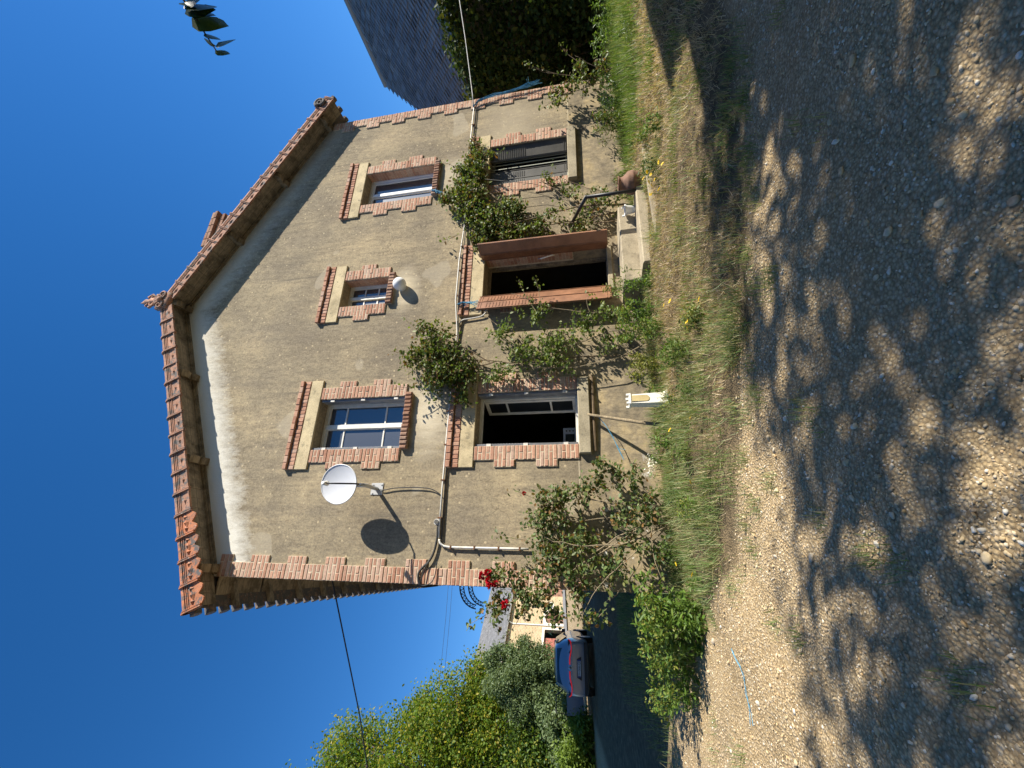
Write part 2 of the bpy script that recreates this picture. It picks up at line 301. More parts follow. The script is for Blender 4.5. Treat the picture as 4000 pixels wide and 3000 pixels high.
M['sage_leaf'] = leafmat('sage_green_leaf', [(0.12, 0.17, 0.075), (0.16, 0.215, 0.095), (0.10, 0.145, 0.065), (0.19, 0.24, 0.115)], 0.3); M['hedge_leaf'] = leafmat('lime_hedge_leaf', [(0.14, 0.21, 0.03), (0.18, 0.25, 0.04), (0.11, 0.17, 0.03)], 0.35)
M['shade_leaf'] = leafmat('shade_tree_leaf', [(0.045, 0.08, 0.018), (0.06, 0.10, 0.022), (0.05, 0.09, 0.02), (0.09, 0.13, 0.025)], 0.25, 0.4)
M['grass_green'] = leafmat('green_grass', [(0.11, 0.185, 0.055), (0.15, 0.23, 0.07), (0.20, 0.27, 0.095), (0.31, 0.31, 0.14), (0.13, 0.20, 0.085), (0.42, 0.36, 0.20)], 0.3); M['grass_dry'] = leafmat('dry_grass', [(0.52, 0.39, 0.235), (0.60, 0.47, 0.30), (0.72, 0.60, 0.42), (0.40, 0.28, 0.16), (0.30, 0.26, 0.12), (0.20, 0.14, 0.08), (0.62, 0.48, 0.31)], 0.25)
M['red_petal'] = leafmat('red_petal', [(0.42, 0.006, 0.02), (0.55, 0.012, 0.03), (0.34, 0.006, 0.018)], 0.15); M['yellow_petal'] = leafmat('yellow_petal', [(0.75, 0.52, 0.03), (0.82, 0.60, 0.05)], 0.2); M['white_petal'] = leafmat('white_petal', [(0.75, 0.73, 0.62), (0.8, 0.78, 0.7)], 0.2)
def stone_mat(name, cols):
    m, t, b = mat(name); r = island_rand(t); p = geo_pos(t); k = len(cols)
    c = ramp(t, r, [((i+0.5)/k, cc) for i, cc in enumerate(cols)])
    n = noise(t, p, 45, 5, 0.7); c = mixc(t, 1.0, c, ramp(t, n, [(0.3, (0.75, 0.73, 0.7)), (0.7, (1.15, 1.15, 1.15))]), 'MULTIPLY')
    L(t, c, b.inputs['Base Color']); b.inputs['Roughness'].default_value = 0.9; b.inputs['Specular IOR Level'].default_value = 0.2; bump(t, b, n, 0.35, 0.004); return m
STC = [(0.54, 0.425, 0.26), (0.59, 0.475, 0.305), (0.44, 0.325, 0.18), (0.65, 0.545, 0.385), (0.50, 0.375, 0.215), (0.40, 0.32, 0.23), (0.56, 0.385, 0.20), (0.70, 0.61, 0.47), (0.51, 0.40, 0.25), (0.74, 0.71, 0.63), (0.36, 0.27, 0.16)]
M['stone'] = stone_mat('gravel_stone', STC)
M['slate'] = stone_mat('roof_slate', [(0.25, 0.24, 0.235), (0.31, 0.295, 0.28), (0.27, 0.26, 0.25), (0.38, 0.355, 0.325), (0.20, 0.195, 0.19), (0.33, 0.315, 0.30), (0.28, 0.27, 0.26)])

# ------------------------------------------------------------------ ground
def g0(X, Y):
    X = np.asarray(X, float); Y = np.asarray(Y, float)
    yy = np.where(Y > 46, 46+(Y-46)*0.06, np.where(Y < -25, -25+(Y+25)*0.2, Y))
    return 0.755+0.012*np.clip(X, -30, 30)+0.119*yy
def gz(X, Y):
    X = np.asarray(X, float); Y = np.asarray(Y, float)
    b = 0.018*np.sin(X*2.3+Y*1.1)+0.014*np.sin(X*4.7-Y*3.9+1.0)+0.008*np.sin(X*9.1+Y*7.7)+0.02*np.sin(Y*2.9-X*.6)
    near = np.clip((-Y-0.1)/0.6, 0, 1)*np.clip((12-np.abs(X))/4, 0, 1)*np.clip((Y+14)/4, 0, 1)
    bank = 0.02*np.clip((Y-yfront(X))/0.5, 0, 1)*np.clip(-Y/0.3, 0, 1)*np.clip((X+1.2)/0.6, 0, 1)
    return g0(X, Y)+b*near+bank*near
_fx = [-1.3, -1.07, -0.11, 0.34, 0.8, 1.27, 1.8, 2.1, 2.52, 3.23, 4.72, 13.0]; _fy = [0.6, 0.13, -1.15, -2.02, -2.31, -2.48, -2.92, -3.30, -3.45, -3.57, -3.86, -4.6]
def nz(X, Y, f=1.7, ph=0): return .5+.25*np.sin(X*f*2.1+ph+1.7*np.sin(Y*f))+.25*np.sin(Y*f*2.7+X*f*.9+ph*2)
def yfront(X): return np.interp(X, _fx, _fy)
def ground_material():
    m, t, b = mat('gravel_ground'); p = geo_pos(t)
    n1 = noise(t, p, 1.1, 6, 0.65)
    c = ramp(t, n1, [(0.3, (0.38, 0.285, 0.165)), (0.55, (0.53, 0.41, 0.245)), (0.75, (0.63, 0.50, 0.32))])
    v = N(t, 'ShaderNodeTexVoronoi', Scale=55.0, Randomness=1.0); L(t, p, v.inputs['Vector'])
    sc = ramp(t, sep(t, v.outputs['Color'])[0], [(0.1, (0.32, 0.235, 0.13)), (0.35, (0.50, 0.38, 0.23)), (0.6, (0.42, 0.315, 0.18)), (0.85, (0.58, 0.47, 0.31)), (0.97, (0.66, 0.57, 0.43))])
    c = mixc(t, 0.6, c, sc)
    edge = ramp(t, v.outputs['Distance'], [(0.25, (1, 1, 1)), (0.62, (0.55, 0.52, 0.5))]); c = mixc(t, 0.8, c, edge, 'MULTIPLY')
    f = noise(t, p, 95, 4, 0.8); c = mixc(t, 1.0, c, ramp(t, f, [(0.3, (0.75, 0.74, 0.72)), (0.7, (1.18, 1.18, 1.16))]), 'MULTIPLY')
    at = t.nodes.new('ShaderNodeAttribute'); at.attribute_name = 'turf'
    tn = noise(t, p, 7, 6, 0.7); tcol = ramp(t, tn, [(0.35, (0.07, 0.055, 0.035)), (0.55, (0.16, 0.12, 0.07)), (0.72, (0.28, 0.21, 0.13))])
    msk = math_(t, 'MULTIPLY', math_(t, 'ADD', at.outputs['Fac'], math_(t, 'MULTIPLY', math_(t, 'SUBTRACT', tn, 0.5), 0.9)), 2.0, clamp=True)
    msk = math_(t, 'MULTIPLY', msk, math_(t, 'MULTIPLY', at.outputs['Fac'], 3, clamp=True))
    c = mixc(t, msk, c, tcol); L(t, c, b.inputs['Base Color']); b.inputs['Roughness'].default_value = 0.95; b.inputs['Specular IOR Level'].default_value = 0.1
    h = math_(t, 'SUBTRACT', math_(t, 'MULTIPLY', f, 0.4), v.outputs['Distance']); bump(t, b, h, 0.9, 0.012); return m
def axis(lo, hi, step, far0, far1):
    a = list(np.arange(lo, hi+1e-6, step)); s = step
    while a[-1] < far1: s *= 1.35; a.append(a[-1]+s)
    s = step
    while a[0] > far0: s *= 1.35; a.insert(0, a[0]-s)
    return np.array(a)
gx = axis(-4, 13, 0.07, -500, 500); gy = axis(-8, 1.5, 0.07, -300, 700)
GX, GY = np.meshgrid(gx, gy); GZ = gz(GX, GY)
V = np.stack([GX, GY, GZ], -1).reshape(-1, 3); nx, ny = len(gx), len(gy)
ii = (np.arange(ny-1)[:, None]*nx+np.arange(nx-1)[None]).ravel()
gme = np_mesh('ground', V, np.stack([ii, ii+1, ii+nx+1, ii+nx], -1), True)
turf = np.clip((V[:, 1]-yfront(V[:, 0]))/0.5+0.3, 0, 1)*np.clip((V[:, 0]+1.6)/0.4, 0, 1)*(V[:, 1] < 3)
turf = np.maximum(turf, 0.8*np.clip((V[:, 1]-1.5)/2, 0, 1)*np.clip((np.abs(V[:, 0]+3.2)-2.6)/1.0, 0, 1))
lanem = np.clip((V[:, 1]-.9)/.8, 0, 1)*np.clip((V[:, 0]+5.2)/.8, 0, 1)*(V[:, 0] < 1)*np.clip((17-V[:, 1])/1.5, 0, 1); turf = np.maximum(turf, lanem*.85)  # lane beside the house blended to the same darker soil colour
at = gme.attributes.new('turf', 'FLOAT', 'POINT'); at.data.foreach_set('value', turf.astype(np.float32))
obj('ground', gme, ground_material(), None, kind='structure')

# ------------------------------------------------------------------ house
HOUSE = thing('house', 'rendered two-storey gable house with brick corners, stepped brick window surrounds and terracotta verge', 'house', (5, 0, 0.8))
HOFF = Vector((-5, 0, -0.8))
def part(o, parent=None):     # parts are modelled in world coordinates
    p = parent or HOUSE
    o.parent = p
    if p is HOUSE: o.matrix_parent_inverse = Matrix.Translation((-5, 0, -0.8))
    return o
APX, APZ, SL = 5.0, 9.95, 0.474
def zs(x): return APZ-abs(x-APX)*SL
WIN = {'w1': (1.97, 2.86, 4.725, 6.325), 'w2': (4.745, 5.347, 5.375, 6.33), 'w3': (7.27, 8.165, 4.725, 6.325), 'w4': (1.965, 2.84, 1.89, 3.495), 'w5': (7.32, 8.40, 1.93, 3.53), 'door': (4.65, 5.50, 1.31, 3.50)}
DEP = 0.40
xs = sorted({0.0, 10.0, 5.0, *[v[i] for v in WIN.values() for i in (0, 1)]})
mb = MB()
for a, b_ in zip(xs, xs[1:]):
    hs = sorted([(v[2], v[3]) for v in WIN.values() if v[0] <= a+1e-6 and v[1] >= b_-1e-6])
    z = -0.3
    segs = []
    for h0, h1 in hs: segs.append((z, z, h0, h0)); z = h1
    segs.append((z, z, zs(a), zs(b_)))
    for za, zb, zc, zd in segs:
        for yy in (0.0, DEP): mb.quad((a, yy, za), (b_, yy, zb), (b_, yy, zd), (a, yy, zc))
    mb.quad((a, 0, zs(a)), (b_, 0, zs(b_)), (b_, DEP, zs(b_)), (a, DEP, zs(a)))
for x0, x1, z0, z1 in WIN.values():
    mb.quad((x0, 0, z0), (x0, DEP, z0), (x0, DEP, z1), (x0, 0, z1)); mb.quad((x1, 0, z0), (x1, DEP, z0), (x1, DEP, z1), (x1, 0, z1))
    mb.quad((x0, 0, z0), (x1, 0, z0), (x1, DEP, z0), (x0, DEP, z0)); mb.quad((x0, 0, z1), (x1, 0, z1), (x1, DEP, z1), (x0, DEP, z1))
for xx in (0, 10): mb.quad((xx, 0, -0.3), (xx, DEP, -0.3), (xx, DEP, zs(xx)), (xx, 0, zs(xx)))
WALL = part(mb.build('front_wall', M['wall']))
WALL['label'] = 'sand coloured weathered render front wall'
HD = 11.0
part(MB().box(0, 0.4, DEP+.002, HD, -0.3, 7.5).build('side_wall', M['wall'])); part(MB().box(9.6, 10, DEP+.002, HD, -0.3, 7.5).build('side_wall', M['wall']))
part(MB().prism([(0, -0.3), (10, -0.3), (10, zs(10)), (5, zs(5)), (0, zs(0))], 1, HD+.002, HD+0.4).build('rear_wall', M['wall']))
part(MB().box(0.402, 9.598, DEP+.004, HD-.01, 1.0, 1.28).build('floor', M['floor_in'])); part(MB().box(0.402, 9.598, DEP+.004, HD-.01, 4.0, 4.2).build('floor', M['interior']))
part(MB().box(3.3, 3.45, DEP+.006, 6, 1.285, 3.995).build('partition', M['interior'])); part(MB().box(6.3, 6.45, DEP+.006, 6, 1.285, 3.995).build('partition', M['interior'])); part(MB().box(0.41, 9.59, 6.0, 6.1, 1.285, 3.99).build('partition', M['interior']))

# --- bricks
BR = []      # (x0,x1,yfront,z0,z1,dark)
CH = 0.064
PLATE = MB()
def plate(x0, x1, z0, z1, proud=0.021): PLATE.box(x0, x1, -proud, 0.004, z0, z1)
def courses(xe, sgn, z0, z1, wide, proud=0.026, skip=None):
    """one tooth block: xe = reveal/corner edge, sgn = direction away from it"""
    n = max(1, round((z1-z0)/CH)); h = (z1-z0)/n; W = 0.33 if wide else 0.22
    x0, x1 = sorted((xe, xe+sgn*W)); plate(x0+0.003, x1-0.003, z0+.003, z1-.003)
    for i in range(n):
        a, c = z0+i*h+0.005, z0+(i+1)*h-0.006
        if wide: lens = (0.22, 0.11) if i % 2 == 0 else (0.11, 0.22)
        else: lens = (0.22,) if i % 2 == 0 else (0.11, 0.11)
        u = 0.0
        for l in lens:
            p, q = sorted((xe+sgn*(u+0.004), xe+sgn*(u+l-0.007))); u += l
            j = random.uniform(-.002, .002)
            BR.append((p+j, q+j, -(proud+random.uniform(-.003, .004)), a+random.uniform(-.0015, .0015), c+random.uniform(-.0015, .0015), 0))
# corner quoins
zt = 7.30; wide = True
for sgn, xe, zt, wide in ((1, 0.0, 7.293, False), (-1, 10.0, 7.24, True)):
    z = zt
    while z > 2.0:
        courses(xe, sgn, z-0.32, z, wide); z -= 0.32; wide = not wide
courses(0.0, 1, 7.30, 7.52, True); courses(10.0, -1, 7.25, 7.47, False)
# openings
for k in ('w1', 'w2', 'w3', 'w4', 'w5', 'door'):
    x0, x1, z0, z1 = WIN[k]
    nb = {'w2': 3}.get(k, 5); zb = z0
    if k == 'door': zb = 1.90
    h = (z1-zb)/nb
    for i in range(nb):
        w_ = (i % 2 == 1)
        courses(x0, -1, z1-(i+1)*h, z1-i*h, w_); courses(x1, 1, z1-(i+1)*h, z1-i*h, w_)
    # lintel, rowlock course, header course
    lx0, lx1 = x0-0.33, x1+0.355; zl = z1+0.003
    li = part(MB().brick(lx0, lx1, -0.034, 0.01, zl, zl+0.232, 0.008).build('lintel', M['lintel'])); li['label'] = 'pale cream concrete lintel'
    za = zl+0.236; nrow = round((lx1-lx0)/0.068); s = (lx1-lx0)/nrow
    PLATE.box(lx0+.004, lx1-.004, -0.034, 0.004, za+.002, za+0.104); PLATE.box(lx0+.004, lx1-.004, -0.064, 0.004, za+0.124, za+0.186)
    for i in range(nrow): BR.append((lx0+i*s+.003, lx0+(i+1)*s-.004, -0.044+random.uniform(-.004, .004), za, za+0.106+random.uniform(-.003, .003), 0))
    nh = round((lx1-lx0)/0.112); s = (lx1-lx0)/nh
    for i in range(nh): BR.append((lx0+i*s+.003, lx0+(i+1)*s-.005, -0.078+random.uniform(-.005, .005), za+0.12, za+0.19+random.uniform(-.003, .003), 0))
    if k in ('w1', 'w2', 'w3'):
        sx0, sx1 = x0-0.03, x1+0.05; ns = round((sx1-sx0)/0.068); s = (sx1-sx0)/ns
        PLATE.box(sx0+.01, sx1-.01, -0.05, 0.02, z0-0.115, z0-0.012)
        for i in range(ns): BR.append((sx0+i*s+.003, sx0+(i+1)*s-.004, -0.085+random.uniform(-.01, .008), z0-0.125+random.uniform(-.006, .006), z0-0.004, 1))
    elif k in ('w4', 'w5'):
        so = part(MB().brick(x0-0.155, x1+0.17, -0.095, DEP*0.45, z0-0.18, z0-0.003, 0.012).build('sill', M['sill'])); so['label'] = 'thick rough cement window sill'
part(PLATE.build('mortar_bed', M['mortar'], None, kind='stuff'))
def bdist(b_): return math.dist((0.5*(b_[0]+b_[1]), 0, 0.5*(b_[3]+b_[4])), CAM)
def bvis(b_): x = 0.5*(b_[0]+b_[1]); return (b_[1]-b_[0])*(b_[4]-b_[3])/bdist(b_)**2
BR.sort(key=bvis, reverse=True)
cache = {}
for b_ in BR[:300]:
    key = (round(b_[1]-b_[0], 2), round(b_[4]-b_[3], 2), b_[5])
    if key not in cache:
        me = MB().brick(-key[0]/2, key[0]/2, 0, 0.05, -key[1]/2, key[1]/2, 0.014 if key[2] else 0.006).mesh('brick'); me.materials.append(M['brick_dark' if key[2] else 'brick']); cache[key] = me
    o = obj('brick', cache[key], None, WALL); o.location = ((b_[0]+b_[1])/2, b_[2], (b_[3]+b_[4])/2)
for dk in (0, 1):
    mb = MB()
    for b_ in BR[300:]:
        if b_[5] == dk: mb.brick(b_[0], b_[1], b_[2], b_[2]+0.05, b_[3], b_[4], 0.014 if dk else 0.006)
    if mb.v: part(mb.build('brickwork', M['brick_dark' if dk else 'brick'], None, kind='stuff'))
# brick lined reveals on the right of the small and right-hand windows
for k in ('w2', 'w3', 'door'):
    x0, x1, z0, z1 = WIN[k]; mb = MB(); i = 0; z = max(z0, 1.9)
    mb2 = MB().box(x1-0.004, x1+0.002, 0.004, 0.26, z+.004, z1-.004); part(mb2.build('mortar_bed', M['mortar']))
    while z < z1-0.05:
        ys = [(0.002, 0.105), (0.112, 0.2)] if i % 2 else [(0.002, 0.2)]
        for a, c in ys: mb.box(x1-0.010, x1+0.004, a, c, z+0.004, z+CH-0.005)
        z += CH; i += 1
    part(mb.build('reveal_bricks', M['brick'], None, kind='stuff'))

# --- windows
def rect_frame(mb, x0, x1, z0, z1, y0, y1, w):
    mb.box(x0, x0+w, y0, y1, z0, z1); mb.box(x1-w, x1, y0, y1, z0, z1); mb.box(x0+w, x1-w, y0, y1, z0, z0+w); mb.box(x0+w, x1-w, y0, y1, z1-w, z1)
def window(k, panes, mt, casw=0.045, label=None):
    x0, x1, z0, z1 = WIN[k]; y = 0.20
    mb = MB(); rect_frame(mb, x0+.003, x1-.003, z0+.003, z1-.003, y, y+0.07, 0.04)
    w = part(mb.build('window', mt)); 
    if label: w['label'] = label
    mx = (x0+x1)/2
    for a, c in ((x0+0.045, mx-0.004), (mx+0.004, x1-0.045)):
        cs = MB(); rect_frame(cs, a, c, z0+0.045, z1-0.045, y+0.012, y+0.055, casw)
        for f in panes[1:-1]:
            zz = z0+0.045+f*(z1-z0-0.09); cs.box(a+casw, c-casw, y+0.018, y+0.05, zz-0.012, zz+0.012)
        cs.build('casement', mt, w)
        for f0, f1 in zip(panes, panes[1:]):
            q0, q1 = z0+0.045+f0*(z1-z0-0.09), z0+0.045+f1*(z1-z0-0.09)
            MB().box(a+casw-.004, c-casw+.004, y+0.032, y+0.038, q0+0.01, q1-0.01).build('pane', M['glass'], w)
    MB().box(mx-0.035, mx+0.035, y-0.012, y+0.01, z0+0.05, z1-0.05).build('meeting_stile', mt, w)
    return w
window('w1', (0, 0.27, 0.765, 1), M['white_paint'], label='white wooden six-pane double casement window')
window('w2', (0, 0.33, 0.66, 1), M['white_paint'], 0.03, label='small white six-pane window')
window('w3', (0, 1), M['pvc'], 0.06, label='modern white plastic two-leaf window')
# folded metal shutters inside the left-hand reveals
def folded(k, sides=(0, 1)):
    x0, x1, z0, z1 = WIN[k]
    for sd_ in sides:
        sh = MB()
        for j in range(3):
            a = 0.006+j*0.011
            xx = (x0+a, x0+a+0.007) if sd_ == 0 else (x1-a-0.007, x1-a)
            sh.box(*xx, 0.006, 0.185-0.012*j, z0+0.012, z1-0.012)
        s = part(sh.build('folded_shutter', M['grey_metal'])); s['label'] = 'grey metal shutter folded into the window reveal'
        xe = x0+0.022 if sd_ == 0 else x1-0.022
        for f in (0.12, 0.5, 0.86):
            zz = z0+f*(z1-z0); MB().box(xe-0.022, xe+0.014, -0.008, 0.012, zz-0.035, zz+0.035).build('hinge', M['conduit'], s)
        mb = MB()
        for f in np.arange(0.06, 0.55, 0.028):
            zz = z1-f*(z1-z0); xx = x1-0.043 if sd_ == 1 else x0+0.043
            mb.box(xx-0.003, xx+0.003, 0.03, 0.13, zz-0.006, zz+0.006)
        mb.build('louvre_slots', M['grey_metal'], s, kind='stuff')
folded('w1'); folded('w4')
# left-hand ground floor window: open, right casement swung inwards
x0, x1, z0, z1 = WIN['w4']; mb = MB(); rect_frame(mb, x0+.003, x1-.003, z0+.003, z1-.003, 0.20, 0.27, 0.045)
W4 = part(mb.build('window', M['white_paint'])); W4['label'] = 'open white window frame with casement swung inwards'
for xe, dx, dy in ((x1-0.055, -0.11, 0.36), (x0+0.055, 0.05, 0.38)):
    cs = MB(); o = np.array([xe, 0.275, z0+0.05]); d = np.array([dx, dy, 0]); nrm = np.array([dy, -dx, 0]); nrm = nrm/np.linalg.norm(nrm)*0.035
    H = z1-z0-0.1; up = np.array([0, 0, 1.0])
    for f0, f1, q0, q1 in ((0, .13, 0, 1), (.87, 1, 0, 1), (.13, .87, 0, .035), (.13, .87, .965, 1), (.13, .87, .26, .28), (.13, .87, .75, .77)): cs.obox(o+d*f0+up*H*q0, d*(f1-f0), nrm, up*H*(q1-q0))
    cs.build('casement', M['white_paint'], W4)
    for q0, q1 in ((.035, .26), (.28, .75), (.77, .965)): MB().obox(o+d*.13+up*H*q0+nrm*.4, d*.74, nrm*.15, up*H*(q1-q0)).build('pane', M['glass'], W4)
# right-hand ground floor window: half-closed dark shutters in front of a grey green frame
x0, x1, z0, z1 = WIN['w5']; mb = MB(); rect_frame(mb, x0+.003, x1-.003, z0+.003, z1-.003, 0.22, 0.28, 0.05); mb.box((x0+x1)/2-.05, (x0+x1)/2+.05, 0.215, 0.27, z0+.05, z1-.05)
W5 = part(mb.build('window', M['pale_frame'])); W5['label'] = 'grey green window frame behind half-closed shutters'
for a, c in ((x0+.055, (x0+x1)/2-.055), ((x0+x1)/2+.055, x1-.055)): MB().box(a, c, 0.24, 0.246, z0+.055, z1-.055).build('pane', M['glass'], W5)
def leaf_panel(p0, p1, z0, z1, mt, th=0.014, lou=(0.55, 0.95), parent=None, name='shutter_leaf', side=1):
    p0 = np.array([*p0, 0.0]); p1 = np.array([*p1, 0.0]); d = p1-p0; wdt = np.linalg.norm(d); d = d/wdt; nn = np.array([d[1], -d[0], 0])*side; up = np.array([0, 0, 1.0]); H = z1-z0
    mb = MB(); o = p0+up*z0
    mb.obox(o, d*wdt, -nn*th, up*H)
    for q in (0.004, 0.03): mb.obox(o+up*(H*q)+nn*.001, d*wdt, nn*0.005, up*0.012)
    for q in (0.97, 0.988): mb.obox(o+up*(H*q)+nn*.001, d*wdt, nn*0.005, up*0.010)
    for q in (0.0, 1.0): mb.obox(o+d*(wdt*q-0.008*(q > .5))+nn*.001, d*0.008, nn*0.009, up*H)
    lf = obj(name, mb.mesh('leaf'), mt)
    if parent is not None: lf.parent = parent
    else: part(lf)
    lm = MB(); n = 16
    for i in range(n):
        f = lou[0]+(lou[1]-lou[0])*i/n; lm.obox(o+up*(H*f)+d*wdt*.2+nn*.0005, d*wdt*.6, nn*0.007, up*H*0.006)
    for i in range(n):
        f = lou[0]+(lou[1]-lou[0])*i/n; lm.obox(o+up*(H*f)+d*wdt*.2-nn*(th+.0005), d*wdt*.6, -nn*0.007, up*H*0.008)
    for q in (0.004, 0.03, 0.5, 0.97, 0.988): lm.obox(o+up*(H*q)-nn*(th+.001), d*wdt, -nn*0.006, up*0.012)
    for q in (0.0, 1.0): lm.obox(o+d*(wdt*q-0.010*(q > .5))-nn*(th+.001), d*0.010, -nn*0.010, up*H)
    lo = lm.build('louvres', mt, lf, kind='stuff')
    return lf
for p0, p1 in (((x1-.005, 0.02), (8.085, 0.12)), ((8.085, 0.12), (8.02, 0.02))): leaf_panel(p0, p1, z0+.02, z1-.02, M['dark_shutter'], side=-1)
for p0, p1 in (((7.72, 0.045), (7.50, 0.06)), ((7.50, 0.06), (x0+.005, 0.02))): leaf_panel(p0, p1, z0+.02, z1-.02, M['dark_shutter'], side=-1)
for xx in (8.06, 7.97, 7.86): part(MB().box(xx-0.008, xx+0.008, 0.1, 0.112, z0+.02, z1-.02).build('shutter_edge', M['pale_frame']))
# door shutters
for p0, p1 in (((4.68, -0.03), (4.495, -0.145)), ((4.495, -0.145), (4.30, -0.235))):
    lf = leaf_panel(p0, p1, 1.275, 3.545, M['brown_metal'], side=-1); lf['label'] = 'sunlit brown metal door shutter leaf'
for p0, p1 in (((5.49, -0.02), (5.455, -0.22)), ((5.455, -0.22), (5.535, -0.42))):
    lf = leaf_panel(p0, p1, 1.29, 3.545, M['brown_metal'], side=-1); lf['label'] = 'brown metal door shutter leaf standing out from the wall'
x0, x1, z0, z1 = WIN['door']; mb = MB(); mb.box(x0+.002, x0+.05, .25, .31, z0, z1-.002); mb.box(x1-.05, x1-.002, .25, .31, z0, z1-.002); mb.box(x0+.05, x1-.05, .25, .31, z1-.05, z1-.002)
DF = part(mb.build('door_frame', M['timber'])); DF['label'] = 'dark doorway frame'
MB().tube([(5.44, -.01, 2.22), (5.40, -.07, 2.25), (5.33, -.09, 2.45), (5.36, -.06, 2.50)], 0.012, 8).build('pull_handle', M['pvc'], DF, True)
th_ = part(MB().brick(x0-.02, x1+.02, -0.03, .38, z0-0.09, z0-.003, .01).build('threshold', M['sill']))

# --- roof
ROOF = MB()
def rt(x): return zs(x)+0.20
for sg in (-1, 1):
    a, e = APX, APX+sg*5.42
    ROOF.prism([(a, zs(a)+.03), (e, zs(e)+.03), (e, zs(e)+.10), (a, zs(a)+.2)], 1, -0.36, HD+0.7)
ROOF = part(ROOF.build('roof', M['tileroll'])); ROOF['label'] = 'low pitched tile roof with wide verge'
mb = MB()
for i in range(44):
    y0_ = -0.3+i*0.26
    mb.tube([(-0.36, y0_, zs(-.36)+0.09), (-0.50, y0_, zs(-.50)+0.085)], 0.075, 8); mb.tube([(10.36, y0_, zs(10.36)+0.09), (10.52, y0_, zs(10.52)+0.085)], 0.075, 8)
mb.build('eave_tile_ends', M['tileroll'], ROOF, kind='stuff')
th = math.atan(SL); ct, st = math.cos(th), math.sin(th)
def verge_mesh(sg, ornate, Lt=0.365):
    """u runs up the slope, w is square to it; local x = sg*u"""
    mb = MB(); U = lambda u, y, w: (sg*u, y, w)
    if not ornate:
        pr = [(0, -.10), (Lt, -.10), (Lt, .13), (0, .13)]
    else:
        low = []
        for i in range(15):
            f = i/14; low.append((f*Lt, -.125-0.035*abs(math.sin(f*math.pi*2))+0.02*math.cos(f*math.pi*4)))
        pr = low+[(Lt, .13), (0, .13)]
    n = len(pr); vs = [U(u, y, w) for y in (0, .025) for u, w in pr]
    mb.add(vs, [tuple(range(n)), tuple(range(2*n-1, n-1, -1))]+[(i, i+n, (i+1) % n+n, (i+1) % n) for i in range(n)])
    def rib(u0, u1, w0, w1, d): mb.add([U(u0, -d, w0), U(u1, -d, w0), U(u1, -d, w1), U(u0, -d, w1), U(u0, .002, w0), U(u1, .002, w0), U(u1, .002, w1), U(u0, .002, w1)], [(0, 1, 2, 3), (0, 4, 5, 1), (1, 5, 6, 2), (2, 6, 7, 3), (3, 7, 4, 0)])
    if not ornate: rib(0.02, Lt, -.10, -.082, .012)
    rib(0.02, Lt, .055, .067, .010); rib(0.02, Lt, .085, .097, .010)
    # lozenge boss or leaf boss
    cu, cw = Lt*.55, -.018
    ru, rw = (.075, .026) if not ornate else (.12, .04)
    mb.add([U(cu-ru, -.001, cw), U(cu, -.001, cw-rw), U(cu+ru, -.001, cw), U(cu, -.001, cw+rw), U(cu, -.022, cw)], [(0, 1, 4), (1, 2, 4), (2, 3, 4), (3, 0, 4)])
    if ornate:
        for q in (-.09, 0.0, .09):
            mb.add([U(cu+q-.04, -.001, cw+.03), U(cu+q, -.001, cw-.025), U(cu+q+.04, -.001, cw+.03), U(cu+q, -.03, cw+.02)], [(0, 1, 3), (1, 2, 3), (2, 0, 3)])
    # covering roll
    sec = [(-.012+.062*(1-math.cos(a))-.0, .115+.085*math.sin(a)) for a in np.linspace(0, math.pi, 9)]
    vs = []; fs = []
    for u in (0.0, Lt):
        for y, w in sec: vs.append(U(u, y, w))
    k = len(sec); fs = [(i, i+1, k+i+1, k+i) for i in range(k-1)]+[tuple(range(k)), tuple(range(2*k-1, k-1, -1))]
    mb.add(vs, fs)
    # collar at the lower end
    for u0, u1, gx_ in ((0.0, .018, .022), (.03, .042, .014)):
        sec2 = [(-.012-gx_+(.062+gx_)*(1-math.cos(a)), .115+(.085+gx_)*math.sin(a)) for a in np.linspace(0, math.pi, 9)]
        lowp = -.115 if not ornate else -.13
        ring = [(-gx_, lowp)]+sec2+[(.03, lowp)]
        k = len(ring); vs = [U(u, y, w) for u in (u0, u1) for y, w in ring]
        mb.add(vs, [tuple(range(k)), tuple(range(2*k-1, k-1, -1))]+[(i, i+k, (i+1) % k+k, (i+1) % k) for i in range(k)])
    return mb.mesh('verge_tile')
vm = {(s, o_): verge_mesh(s, o_) for s in (-1, 1) for o_ in (False, True)}
for (s, o_), me in vm.items(): me.materials.append(M['tile2' if o_ else 'tile'])
YV = -0.42; pitch = 0.33
for sg in (1, -1):
    x = -0.42 if sg == 1 else 10.36
    i = 0
    while (sg == 1 and x < 4.86) or (sg == -1 and x > 5.14):
        orn = (sg == 1 and i < 4)
        o = obj('verge_tile', vm[(sg, orn)], None, ROOF)
        o.location = (x, YV+random.uniform(-.004, .004), zs(x)+.005+random.uniform(-.004, .004)); o.rotation_euler = (0, -sg*th+random.uniform(-.008, .008), 0)
        x += sg*pitch; i += 1
